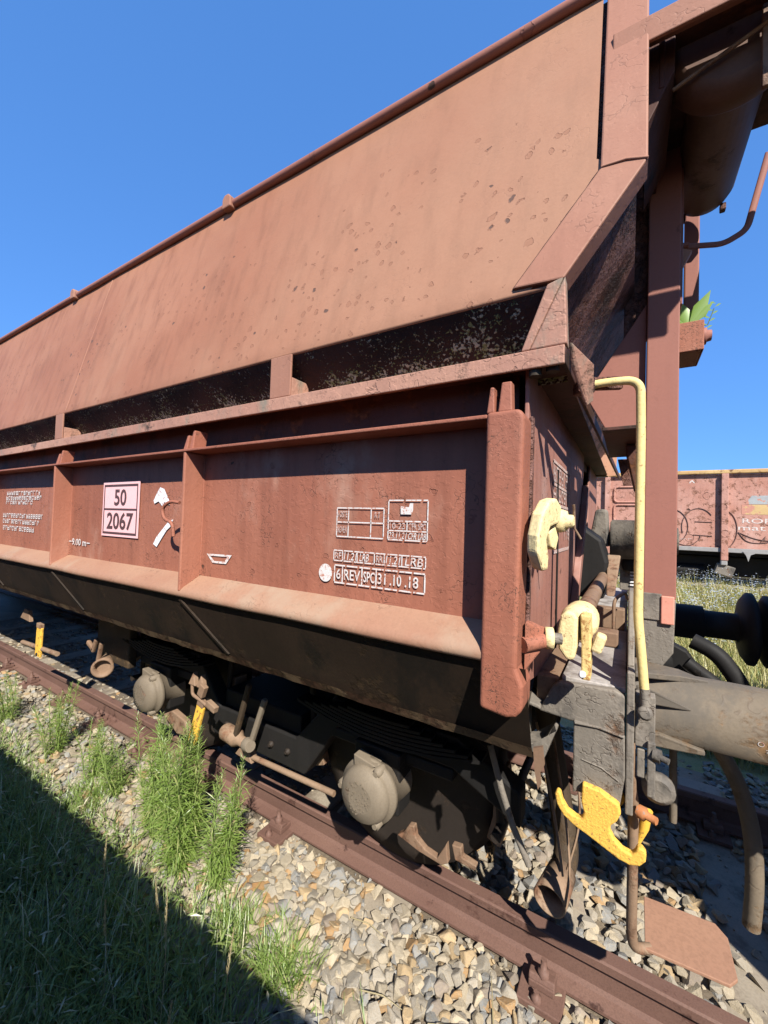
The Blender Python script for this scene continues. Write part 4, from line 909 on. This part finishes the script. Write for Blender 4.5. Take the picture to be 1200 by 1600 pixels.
for ax, d in ((AX[0], 1), (AX[0], -1), (AX[1], 1), (AX[1], -1)):
    x = ax + d * .56
    MB().tube([(x, 1.80, .88), (x - d * .03, 1.80, .60), (x - d * .02, 1.80, .40)], .018, 8).build('block_hanger', M['wheel'], BG)
    mb = MB(); mb.prism([(ax + d * .50 * math.cos(t), 1.83, AZ + .51 * math.sin(t)) for t in [-.35, -.15, .05, .25]] + [(ax + d * .565 * math.cos(t), 1.83, AZ + .575 * math.sin(t)) for t in [.25, .05, -.15, -.35]], (0, .10, 0)); mb.build('brake_block', M['ochre_rust'], BG, .006)
    MB().tube([(x - d * .02, 1.72, .42), (x - d * .02, 3.6, .42)], .022, 8).build('brake_beam', M['wheel'], BG)
for k in range(5): MB().lathe((-1.60 - .13 * k, 1.679, .43), (0, -1, 0), [(0, .018), (.012, .018), (.014, .010), (.022, .010)], 6).build('frame_bolt', M['wheel'], BG)
# sunlit lower bits of the bogie
mb = MB(); mb.prism([(-.855, 1.60, .340), (-.825, 1.60, .365), (-.80, 1.60, .405), (-.775, 1.60, .41), (-.765, 1.60, .365), (-.72, 1.60, .335), (-.665, 1.60, .325), (-.625, 1.60, .40), (-.615, 1.60, .325), (-.645, 1.60, .305), (-.75, 1.60, .315)], (0, .03, 0)); mb.build('spring_carrier', M['ochre_rust'], BG, .004)
mb = MB(); mb.prism([(-.605, 1.61, .40), (-.565, 1.61, .405), (-.56, 1.61, .37), (-.50, 1.61, .36), (-.505, 1.61, .34), (-.59, 1.61, .345)], (0, .03, 0)); mb.build('brake_shoe', M['ochre_rust'], BG, .004)
MB().tube([(-1.83, 1.60, .372), (-1.21, 1.60, .386)], .015, 10).build('brake_pull_rod', M['ochre_rust'], BG)
mb = MB(); mb.prism([(-1.92, 1.58, .36), (-1.78, 1.58, .345), (-1.84, 1.58, .46)], (0, .05, 0)); mb.build('rod_guide', M['ochre_rust'], BG, .004)
mb = MB(); mb.prism([(-2.62, 1.56, .40), (-2.52, 1.56, .45), (-2.38, 1.56, .42), (-2.34, 1.56, .34), (-2.46, 1.56, .32)], (0, .04, 0)); mb.build('brake_shoe', M['ochre_rust'], BG, .006)
mb = MB().lathe((-2.03, 1.585, .46), (.95, 0, -.1), [(0, .035), (.02, .048), (.12, .048), (.15, .028), (.24, .028)], 18); mb.build('slack_adjuster', M['ochre_rust'], BG)
MB().lathe((-1.79, 1.55, .47), (1, -.3, .1), [(0, .035), (.02, .04), (.05, .03)], 12).build('adjuster_knob', M['cast'], BG)
mb = MB(); mb.obox((-1.72, 1.56, .60), (.028, .03, .30), Matrix.Rotation(.35, 3, 'Y')); mb.build('brake_hanger', M['cast'], BG, .008)
mb = MB(); mb.obox((-1.86, 1.57, .62), (.028, .03, .34), Matrix.Rotation(.30, 3, 'Y')); mb.build('brake_hanger', M['grime'], BG, .008)
for dx in (0, .075):
    mb = MB(); mb.prism([(-2.18 + dx, 1.47, .80), (-2.195 + dx, 1.45, .735), (-2.13 + dx, 1.45, .735)], (0, .03, 0)); mb.build('chute_prong', M['ochre_rust'], W, .004)
mb = MB(); mb.prism([(-4.85, 1.50, .80), (-4.95, 1.50, .70), (-4.72, 1.50, .69), (-4.76, 1.50, .79)], (0, .03, 0)); mb.build('chute_prong', M['ochre_rust'], W, .004)
def lever(c, tilt, L, w, extra):
    R = Matrix.Rotation(tilt, 3, 'Y'); c = Vector(c)
    mb = MB(); mb.obox(c, (w, .022, L), R); lv = mb.build('changeover_lever', M['yellow_lever'], W, .006)
    MB().lathe(c + R @ Vector((0, -.011, -L * .42)), (0, -1, 0), [(0, .014), (.006, .014), (.008, .010)], 12).build('lever_rivet', M['grease_shade'], lv)
    MB().obox(c + R @ Vector((0, .0, L * .55)), (w * .9, .03, L * .16), R).build('lever_socket', M['ochre_rust'], lv, .004)
    if extra:
        t = c + R @ Vector((0, -.01, L * .62))
        mb = MB(); mb.tube(bend([t + Vector((-.09, 0, .07)), t + Vector((-.085, 0, .015)), t + Vector((0, 0, .0)), t + Vector((.11, 0, -.03))], .02), .010, 8); mb.obox(t + Vector((.10, 0, -.005)), (.08, .03, .035), Matrix.Rotation(.3, 3, 'Y')); mb.obox(t + Vector((.01, 0, .06)), (.045, .03, .07), Matrix.Rotation(.4, 3, 'Y')); mb.build('lever_yoke', M['ochre_rust'], lv, .004)
    return lv
lever((-2.125, 1.47, .515), .30, .25, .062, True)
lv = lever((-4.48, 1.50, .555), .05, .26, .10, False)
MB().tube([(-4.95, 1.53, .46), (-4.1, 1.50, .52)], .02, 8).build('lever_bar', M['ochre_rust'], W)
mb = MB().lathe((-3.46, 1.58, .55), (.8, -.55, .0), [(-.1, .05), (0, .055), (.10, .075), (.105, .06), (.06, .045)], 18); mb.build('hanger_cup', M['ochre_rust'], BG)
mb = MB(); mb.obox((-3.50, 1.52, .70), (.035, .03, .12), Matrix.Rotation(.5, 3, 'Y')); mb.obox((-3.56, 1.52, .685), (.12, .03, .035), Matrix.Rotation(.4, 3, 'Y')); mb.obox((-3.44, 1.53, .66), (.03, .03, .16), Matrix.Rotation(.3, 3, 'Y')); mb.build('chain_fitting', M['ochre_rust'], BG, .01)
MB().box(-3.7, -3.2, 1.62, 1.68, .55, .95).build('brake_beam', M['grime'], BG, .01)
MB().box(-2.2, -1.55, 1.72, 3.62, .42, .62).build('bolster', M['grease_shade'], BG, .01)
MB().box(-2.1, -1.65, 2.45, 2.9, .62, .94).build('centre_pivot', M['grease_shade'], BG)
# the other bogie, far down the wagon
BG2 = bpy.data.objects.new('bogie', None); COL.objects.link(BG2); BG2.location = (-10.4, TCY, .5); BG2.parent = W; BG2.matrix_parent_inverse = Matrix.Translation(W.location).inverted()
for ch in [c for c in BG.children if c.name.split('.')[0] in ('wheel', 'axle', 'axle_box', 'side_frame', 'bolster', 'centre_pivot')]:
    c = ch.copy(); COL.objects.link(c); c.parent = BG2; c.matrix_parent_inverse = ch.matrix_parent_inverse.copy()

# ------------------------------------------------------------------ neighbouring wagons
def coupled():
    t = thing('coupled_wagon', 'dark wagon coupled on the right, only its buffer face in view', 'wagon', (8, TCY, 0))
    for by in (1.795, 3.547):
        MB().lathe((1.44, by, 1.09), (-1, 0, 0), [(0, .13), (.03, .105), (.4, .105), (.41, .086), (.58, .086), (.60, .11), (.62, .19), (.65, .23), (.675, .23), (.695, .19), (.70, .0)], 36).build('buffer', M['grease_shade'], t)
    MB().box(1.44, 1.50, 1.42, 3.92, .88, 1.30).build('headstock', M['steel'], t, .01)
    mb = MB(); mb.prism([(1.75, 1.2, 1.2), (1.75, 1.2, 2.35), (1.75, 1.45, 3.45), (1.75, 3.9, 3.45), (1.75, 4.14, 2.35), (1.75, 4.14, 1.2)], (11, 0, 0)); mb.build('hopper_body', M['hopper'], t, .02)
    MB().box(1.5, 13, 2.4, 2.95, .9, 1.2).build('centre_sill', M['grease_shade'], t)
    for k in range(6): MB().box(1.02 + k * .045, 1.035 + k * .045, 1.52, 1.72, .44, .455).build('step_bar', M['rail'], t)
    MB().tube([(1.01, 1.515, .447), (1.27, 1.515, .447)], .008, 6).build('step_rim', M['rail'], t)
    MB().tube([(1.27, 1.6, .447), (1.40, 1.6, .9), (1.46, 1.6, .95)], .012, 6).build('step_hanger', M['rail'], t)
    for ax in (2.4, 4.2):
        for y, s in ((NRY, 1), (FRY, -1)): MB().lathe((ax, y - s * .045, .5), (0, s, 0), [(0, .34), (.004, .493), (.09, .505), (.10, .53), (.13, .53), (.13, .12)], 40).build('wheel', M['grime'], t)
    return t
coupled()
def shade_wagon():
    t = thing('low_sided_wagon', 'low-sided open wagon on the track behind the viewer, shading the grass', 'wagon', (-4, -1.95, 0))
    y0, zt = -.56, 2.01
    MB().box(-24, 9, y0 - .06, y0, 1.15, zt).build('side_wall', M['bg_body'], t, .01)
    MB().box(-24, 9, -3.40, -3.34, 1.15, zt).build('side_wall', M['bg_body'], t, .01)
    MB().box(-24, 9, -3.33, y0 - .07, 1.02, 1.16).build('floor', M['grime'], t)
    MB().box(-24, 9, y0 - .18, y0 - .08, .85, 1.01).build('sole_bar', M['bg_grey'], t)
    for x in range(-22, 9, 2): MB().box(x - .05, x + .05, y0 + .001, y0 + .05, 1.15, zt - .04).build('stanchion', M['bg_body'], t, .006)
    for x in (-20, -14, -11, -5, 1.5, 6.5):
        for y, s in ((-1.2, -1), (-2.7, 1)): MB().lathe((x, y, .46), (0, s, 0), [(0, .46), (.12, .46), (.13, .2)], 30).build('wheel', M['grime'], t)
    return t
shade_wagon()

# ------------------------------------------------------------------ background open wagon
def bg_wagon():
    t = thing('open_wagon', 'faded red open goods wagon with graffiti on the track beyond', 'wagon', (3, 14.3, .4))
    y = 13.0
    xa, xb = -7.0, 9.4; zb, ztop = 1.27, 3.31
    b = MB().box(xa, xb, y, y + .05, zb + .09, ztop - .11).build('side_wall', M['bg_body'], t)
    MB().box(xa, xb, y + 2.7, y + 2.75, zb, ztop - .1).build('side_wall', M['bg_body'], t)
    MB().box(xa, xa + .05, y + .06, y + 2.69, zb, ztop - .1).build('end_wall', M['bg_body'], t)
    MB().box(xa, xb, y - .10, y + .10, ztop - .10, ztop).build('top_rim', M['bg_rim'], t, .02)
    MB().box(xa, xb, y - .06, y + .06, zb - .02, zb + .085).build('sole_bar', M['bg_grey'], t, .01)
    MB().box(xa, xb, y + .2, y + 2.5, zb - .12, zb - .02).build('floor', M['grease_shade'], t)
    for x in (-5.6, -3.9, -2.2, -.52, 2.03, 4.5, 7.0):
        st = MB().box(x - .07, x + .07, y - .12, y - .001, zb - .22, ztop - .101).build('stanchion', M['bg_body'], t, .01)
        MB().box(x - .07, x + .06, y - .11, y + .02, zb - .34, zb - .221).build('stanchion_foot', M['bg_grey'], st, .02)
    # pressed door panels
    for (x0, x1) in ((-.36, .72),):
        for z0, z1 in ((1.48, 1.86), (1.95, 2.42), (2.5, 2.92)):
            r = .10; pts = [(x0, y - .02, z0), (x1, y - .02, z0), (x1, y - .02, z1), (x0, y - .02, z1)]
            loop = bend([((x0 + x1) / 2, y - .012, z0), (x1, y - .012, z0), (x1, y - .012, z1), (x0, y - .012, z1), (x0, y - .012, z0), ((x0 + x1) / 2, y - .012, z0)], r)
            MB().tube(loop, .03, 8, False).build('panel_pressing', M['bg_body'], b)
    # painted block and lettering
    yy = y - .004
    mb = MB(); strips(mb, yy, [(2.36, 4.4, 2.20, 2.44)]); mb.build('painted_block', M['bg_yellow'], b)
    mb = MB(); mb.add([(x, yy - .001, z) for x, z in ((2.42, 2.45), (4.4, 2.45), (4.4, 2.66), (2.55, 2.66))], [(0, 1, 2, 3)]); mb.build('painted_block', M['bg_blue'], b)
    lettering('wagon_lettering', 'ROFER', 2.38, 3.22, 1.985, 2.10, yy, M['white'], b, bold=.0)
    lettering('wagon_lettering', 'mat rie', 2.30, 3.26, 1.81, 1.93, yy, M['white'], b, bold=.0)
    mb = MB(); mb.add([(1.33, yy, 2.98), (1.38, yy, 3.04), (1.43, yy, 2.98), (1.43, yy, 3.02), (1.38, yy, 3.08), (1.33, yy, 3.02)], [(0, 1, 4, 5), (1, 2, 3, 4)]); mb.build('arrow_mark', M['white'], b)
    mb = MB(); marks(mb, .72, 1.38, 1.52, 1.56, yy, 'Y', 21, .03); mb.build('worn_stencil', M['white_faint'], b)
    def loop(cx, cz, rx, rz, a0=0, a1=360): return [(cx + rx * math.cos(math.radians(a0 + (a1 - a0) * k / 40)), y - .012, cz + rz * math.sin(math.radians(a0 + (a1 - a0) * k / 40))) for k in range(41)]
    for p in (loop(.95, 1.86, .36, .46), loop(1.52, 1.86, .34, .48, 40, 200), [(1.10, y - .012, 1.42), (1.35, y - .012, 1.35), (1.55, y - .012, 1.55), (1.56, y - .012, 1.65)], [(1.42, y - .012, 1.66), (1.80, y - .012, 1.64)], [(1.45, y - .012, 2.0), (1.80, y - .012, 1.99)], loop(2.02, 1.82, .26, .48, -120, 110), [(2.3, y - .012, 1.76), (2.45, y - .012, 1.52), (2.75, y - .012, 1.50), (3.0, y - .012, 1.6), (3.2, y - .012, 1.45)], [(2.3, y - .012, 1.76), (2.6, y - .012, 1.60), (2.95, y - .012, 1.56), (3.2, y - .012, 1.70)]):
        MB().tube(p if len(p) > 10 else bend(p, .2), .009, 5, False).build('graffiti_line', M['tag_ink'], b)
    for x in (.42, .98, 2.5, 3.35):
        mb = MB(); mb.prism([(x - .12, y - .09, zb + .02), (x + .10, y - .09, zb + .02), (x + .10, y - .09, zb - .02), (x + .02, y - .09, zb - .06), (x - .02, y - .09, zb - .22), (x - .06, y - .09, zb - .08)], (0, .025, 0)); mb.build('door_latch', M['bg_grey'], t)
    for x in (.68, 2.95, 3.1):
        MB().tube([(x + .09 * math.cos(a), y - .08, zb - .06 + .13 * math.sin(a)) for a in [math.pi + math.pi * k / 12 for k in range(13)]], .016, 6).build('rope_ring', M['foil'], t)
    for x in (-.12, 1.04, 2.70, 3.4):
        mb = MB(); mb.prism([(x, y - .03, 1.52), (x + .09, y - .03, 1.60), (x + .10, y - .03, 1.68)], (0, .025, 0)); mb.build('latch_stub', M['tag_ink'], b)
    # underframe and wheels
    MB().box(xa + .3, xb - .3, y + .45, y + 2.2, .62, 1.12).build('underframe', M['grease_shade'], t, .02)
    MB().box(xa, xb, y + .9, y + 1.9, .85, zb - .13).build('centre_sill', M['grease_shade'], t)
    for x in (-5.2, -3.4, 5.6, 7.4):
        for yy2, s in ((y + .62, 1), (y + 2.1, -1)): MB().lathe((x, yy2, .86), (0, s, 0), [(0, .46), (.12, .46), (.13, .2)], 32).build('wheel', M['grease_shade'], t)
    mb = MB(); mb.lathe((.3, y + .5, .72), (1, 0, 0), [(0, .18), (1.4, .18)], 20); mb.build('air_tank', M['grease_shade'], t)
    MB().tube([(-2, y + .3, .62), (.5, y + .3, .64), (2.2, y + .3, .60), (5, y + .3, .62)], .03, 6).build('brake_pull_rod', M['grease_shade'], t)
    mb = MB(); mb.obox((2.05, y + .05, .80), (.36, .2, .26), Matrix.Rotation(.3, 3, 'Y')); mb.build('valve_box', M['steel'], t, .02)
    return t
bg_wagon()
mb = MB(); mb.box(-20, 30, 12.45, 12.75, .1, .46); tag(mb.build('concrete_kerb', M['concrete'], None, .02), 'pale low concrete kerb running in front of the distant red wagon', 'kerb')

# ------------------------------------------------------------------ plants
def blade(P, F, base, L, w, az, lean, curl, seg=3):
    d = np.array((math.cos(az), math.sin(az), 0)); s = np.array((-math.sin(az), math.cos(az), 0)); p = np.array(base, float); b = len(P); ang = lean
    for k in range(seg + 1):
        ww = w * (1 - (k / seg) ** 1.6) + .0004
        P.append(p + s * ww); P.append(p - s * ww)
        p = p + (d * math.sin(ang) + np.array((0, 0, 1)) * math.cos(ang)) * (L / seg); ang += curl
    for k in range(seg): F.append((b + 2 * k, b + 2 * k + 1, b + 2 * k + 3, b + 2 * k + 2))
def leaf(P, F, base, d, L, w, droop=.4):
    d = np.array(d) / np.linalg.norm(d); s = np.cross(d, (0, 0, 1)); s = s / (np.linalg.norm(s) + 1e-6); b = len(P); p = np.array(base, float)
    m = p + d * L * .5 + np.array((0, 0, -.05 * L)); e = p + d * L + np.array((0, 0, -droop * L))
    P += [p, m + s * w, e, m - s * w]; F.append((b, b + 1, b + 2, b + 3))
def weed(x, y, h, nst, spread, seed, label, lean=(0, 0), dense=1.0, lmul=1.0):
    r = random.Random(seed); z = gz(y) + .01
    t = thing('weed_plant', label, 'plant', (x, y, z), 'green weeds along the ballast edge')
    ms = MB(); P = []; F = []
    for k in range(nst):
        a = r.random() * 6.28; rr = spread * r.random() ** .6; hh = h * r.uniform(.7, 1.0)
        b = Vector((x + rr * .35 * math.cos(a), y + rr * .35 * math.sin(a), z)); tip = b + Vector((rr * .8 * math.cos(a) + lean[0] * hh + r.uniform(-.03, .03), rr * .8 * math.sin(a) + lean[1] * hh + r.uniform(-.03, .03), hh))
        mid = (b + tip) / 2 + Vector((r.uniform(-.03, .03), r.uniform(-.03, .03), .02)); path = [b, b.lerp(mid, .6), mid, mid.lerp(tip, .6), tip]
        ms.tube(path, [.0045, .004, .0034, .0025, .001], 5, False)
        n = int(165 * hh / .6 * dense)
        for i in range(n):
            u = (i + r.random()) / n; u = .04 + .96 * u; f = u * 4; j = min(3, int(f)); p = path[j].lerp(path[j + 1], f - j)
            az = i * 2.4 + r.uniform(-.4, .4); up = r.uniform(.1, .9) if u < .75 else r.uniform(.7, 1.6)
            L = (.085 if u < .5 else .06 if u < .8 else .028) * r.uniform(.7, 1.2) * lmul * (.6 + h)
            leaf(P, F, p, (math.cos(az), math.sin(az), up), L, .0027 * (1 if u < .8 else .7) * lmul * (.7 + .5 * h), r.uniform(.0, .5))
    ms.build('stem', M['weed_stem'], t)
    mesh_np('foliage', np.array(P), np.array(F), M['weed'], t)
    return t
weed(-2.05, 1.33, .80, 12, .12, 1, 'tallest and bushiest bright green weed in front of the farther axle box', (-.08, .02), 1.0)
weed(-2.42, 1.40, .74, 8, .13, 12, 'pale green weed on the left flank of the bushiest weed', (-.08, .0), 1.0)
weed(-1.78, 1.37, .70, 6, .08, 2, 'slender green weed leaning to the rail below the tilted yellow lever', (.08, .05), 1.0)
weed(-2.95, 1.46, .40, 7, .12, 3, 'small green weed in the ballast left of the bushiest weed', (-.15, .0), 1.0)
weed(-3.25, 1.42, .42, 8, .12, 14, 'small feathery weed between the two leftmost weeds and the bushy pair', (-.1, .0), .9)
weed(-3.85, 1.42, .54, 10, .15, 4, 'feathery green weed at the shadow edge, second from the left border', (-.05, .0), .9)
weed(-4.75, 1.42, .45, 10, .2, 5, 'green weed cut off by the left border of the picture', (0, 0), .9)
def tuft(x, y, n, L, spread, seed, label):
    r = random.Random(seed); z = gz(y); P = []; F = []
    for i in range(n):
        a = r.random() * 6.28; q = spread * r.random() ** .7
        blade(P, F, (x + q * math.cos(a), y + q * math.sin(a) * .7, z), L * r.uniform(.5, 1.1), r.uniform(.0018, .0035), r.random() * 6.28, r.uniform(.1, .7), r.uniform(.1, .45))
    t = thing('grass_tuft', label, 'grass', (x, y, z), 'grass tufts at the shadow edge')
    mesh_np('blades', np.array(P), np.array(F), M['weed'], t)
tuft(-1.22, 1.31, 420, .16, .14, 31, 'bright green grass tuft on the shadow edge beside the rust-stained stones')
tuft(-1.52, 1.30, 300, .16, .13, 32, 'bright green grass tuft at the foot of the slender weed')
tuft(-3.05, 1.36, 260, .15, .2, 34, 'low grass tuft among the stones left of the small weed')
tuft(-1.38, 1.44, 40, .10, .05, 33, 'sparse few-bladed grass sprig among the orange stones')
# dense grass in the shade
P = []; F = []; r = random.Random(77)
for i in range(30000):
    x = r.uniform(-6.5, -.55); y = r.uniform(.05, 1.33)
    if y > 1.12 - .25 * max(0, x + 1.6) and r.random() < .55: continue
    if y < .3 and x > -1.2: continue
    if x > -1.15 and r.random() < .75: continue
    dens = mnoise.noise((x * 2.2, y * 2.2, 0)); 
    if dens < -.25 and r.random() < .6: continue
    L = r.uniform(.12, .34) * (1.0 + .35 * dens)
    if y > 1.1: L *= .6
    blade(P, F, (x, y, gz(y)), L, r.uniform(.0014, .0034), r.gauss(2.2, 1.6), r.uniform(.1, .8), r.uniform(.08, .5))
for i in range(9000):
    x = r.uniform(-5.5, -.9); y = r.uniform(.2, 1.2); zz = gz(y) + r.uniform(.04, .24); a = r.random() * 6.28
    if x > -1.3 and r.random() < .7: continue
    leaf(P, F, (x, y, zz), (math.cos(a), math.sin(a), r.uniform(0, 1)), r.uniform(.03, .075), r.uniform(.003, .006), .3)
o = mesh_np('shaded_grass', np.array(P), np.array(F), M['grass']); o['kind'] = 'stuff'; tag(o, 'long green grass and weeds in the wagon shadow at lower left', 'grass')
def seed_head(x, y, h, seed, label):
    r = random.Random(seed); z = gz(y); t = thing('grass_stalk', label, 'grass stalk', (x, y, z), 'dry grass stalks in the shaded grass')
    tip = Vector((x + r.uniform(-.05, .05), y + r.uniform(-.05, .05), z + h)); MB().tube([(x, y, z), (x * .5 + tip.x * .5, y * .5 + tip.y * .5 + .01, z + h * .55), tip], [.0016, .0014, .001], 5).build('stalk', M['straw'], t)
    P = []; F = []
    for i in range(46):
        u = i / 46; p = Vector((x, y, z)).lerp(tip, .72 + .28 * u); a = i * 2.4
        leaf(P, F, p, (math.cos(a) * .35, math.sin(a) * .35, 1), .022 * (1.1 - .6 * u), .0022, 0)
    mesh_np('seed_head', np.array(P), np.array(F), M['straw'], t)
seed_head(-1.45, .90, .62, 1, 'pale dry grass stalk with a thick seed head in the shaded grass')
seed_head(-1.22, .95, .58, 2, 'thin pale grass stalk right of the thick seed head')
seed_head(-1.75, .85, .50, 3, 'short pale grass stalk left of the thick seed head')
seed_head(-1.62, 1.02, .52, 4, 'thin bent grass stalk behind the thick seed head')
seed_head(-2.05, .95, .55, 5, 'pale grass stalk farther left in the shaded grass')
seed_head(-1.30, .80, .45, 6, 'short pale grass stalk nearest the bottom border')
# rust-stained sand between the stones
sm = MB(); nn = 40
sv = [(-1.60, 1.50, gz(1.5) + .036)] + [(-1.60 + r1 * (1 + .25 * mnoise.noise((math.cos(a) * 2, math.sin(a) * 2, r1 * 9))) * math.cos(a), 1.50 + .7 * r1 * math.sin(a), gz(1.5 + .7 * r1 * math.sin(a)) + h1) for r1, h1 in ((.07, .034), (.14, .024), (.20, -.01)) for a in [2 * math.pi * q / nn for q in range(nn)]]
sm.add(sv, [(0, 1 + q, 1 + (q + 1) % nn) for q in range(nn)] + [(1 + j * nn + q, 1 + (j + 1) * nn + q, 1 + (j + 1) * nn + (q + 1) % nn, 1 + j * nn + (q + 1) % nn) for j in range(2) for q in range(nn)], True)
sm.build('rusty_sand', M['rusty_sand'], BALLAST)
# bits of straw and twigs on the ballast
for k, (x, y, a, L) in enumerate(((-.62, 1.45, .4, .28), (-.40, 1.55, 1.9, .22), (-1.1, 1.62, .05, .2), (-.9, 1.40, .2, .2))):
    z = gz(y) + .045
    lab = ('dry bent twig on the stones nearest the bottom border', 'dry twig leaning on the stones beside the nearer rail', 'pale straw lying flat among the stones below the axle box', 'pale straw on the stones near the bright grass tuft')[k]
    tag(MB().tube([(x, y, z), (x + L * .5 * math.cos(a), y + L * .5 * math.sin(a), z + .02), (x + L * math.cos(a), y + L * math.sin(a), z - .005)], [.003, .0025, .001], 5).build('dry_twig', M['straw'], None), lab, 'twig')
# plant growing in the bracket pocket
PP = thing('leafy_plant', 'small broad-leaved plant growing from the bracket high on the wagon end', 'plant', (.21, 2.2, 2.60))
for dx, dz, w, az in ((-.035, .13, .026, 1), (.0, .08, .017, 2), (.075, .14, .026, 0), (.085, .09, .019, 0), (.0, .09, .013, 3), (-.055, .06, .015, 1), (.03, .10, .018, 2)):
    b = Vector((.205, 2.115, 2.60)); tip = b + Vector((dx, .0 + .01 * az, dz)); m = b.lerp(tip, .55); s = Vector((dz, 0, -dx)).normalized() * w
    MB().add([b, m + s + Vector((0, .008, 0)), tip, m - s + Vector((0, .008, 0)), m], [(0, 1, 4), (1, 2, 4), (2, 3, 4), (3, 0, 4)], True).build('leaf', M['leaf'], PP)
spr = MB().tube([(.24, 2.14, 2.60), (.272, 2.13, 2.60), (.292, 2.12, 2.66)], .002, 5).build('stem', M['weed_stem'], PP)
for i in range(9):
    u = i / 8; p = Vector((.262, 2.13, 2.57)).lerp(Vector((.298, 2.12, 2.68)), u); s = 1 if i % 2 else -1
    MB().add([p, p + Vector((s * .012, 0, .012)), p + Vector((s * .022, 0, .010)), p + Vector((s * .012, 0, .003))], [(0, 1, 2, 3)]).build('leaf', M['leaf'], PP)
# wild flowers and dry grass across the gap
P = []; F = []; P2 = []; F2 = []; r = random.Random(5)
for i in range(16000):
    y = 4.7 + 7.6 * r.random() ** .8; x = r.uniform(-.02, .34) * y + r.uniform(-.3, .3)
    blade(P, F, (x, y, gz(y)), r.uniform(.12, .42), r.uniform(.003, .007), r.random() * 6.28, r.uniform(.1, .6), r.uniform(.0, .4), 2)
for i in range(420):
    y = r.uniform(8.0, 12.3); x = r.uniform(-.02, .32) * y; h = r.uniform(.35, .62); z = gz(y)
    blade(P, F, (x, y, z), h, .004, r.random() * 6.28, .08, .05, 2)
    for k in range(12):
        a = r.random() * 6.28; leaf(P2, F2, (x + r.gauss(0, .05), y + r.gauss(0, .05), z + h * r.uniform(.5, 1.02)), (math.cos(a), math.sin(a), .4), r.uniform(.03, .055), .016, .2)
o = mesh_np('dry_grass', np.array(P), np.array(F), M['dry_grass']); o['kind'] = 'stuff'; tag(o, 'yellow dry grass between the tracks beyond the buffers', 'grass')
o = mesh_np('wildflowers', np.array(P2), np.array(F2), M['flower']); o['kind'] = 'stuff'; tag(o, 'pale blue wildflowers in front of the distant wagon', 'flowers')
P = []; F = []
for i in range(9000):
    x = r.uniform(-8, 16); y = r.uniform(18, 21); z = .4 + 1.5 * r.random() ** 1.2 * (.6 + .5 * mnoise.noise((x * .6, 0, 0))); a = r.random() * 6.28
    leaf(P, F, (x, y, z), (math.cos(a), math.sin(a), r.uniform(-.2, .8)), r.uniform(.15, .32), r.uniform(.05, .09), .2)
o = mesh_np('bushes', np.array(P), np.array(F), M['bush']); o['kind'] = 'stuff'; tag(o, 'low green scrub seen under the distant wagon', 'bushes')
P = []; F = []
for i in range(1500):
    x = 1.0 + r.gauss(0, .28); y = 5.3 + r.gauss(0, .25); a = r.random() * 6.28
    leaf(P, F, (x, y, gz(y) + r.uniform(.05, .45)), (math.cos(a), math.sin(a), r.uniform(0, .8)), r.uniform(.08, .16), r.uniform(.008, .014), .3)
t = thing('weed_plant', 'dark green weed clump below the far buffer face', 'plant', (1.0, 5.3, gz(5.3)))
mesh_np('foliage', np.array(P), np.array(F), M['bush'], t)
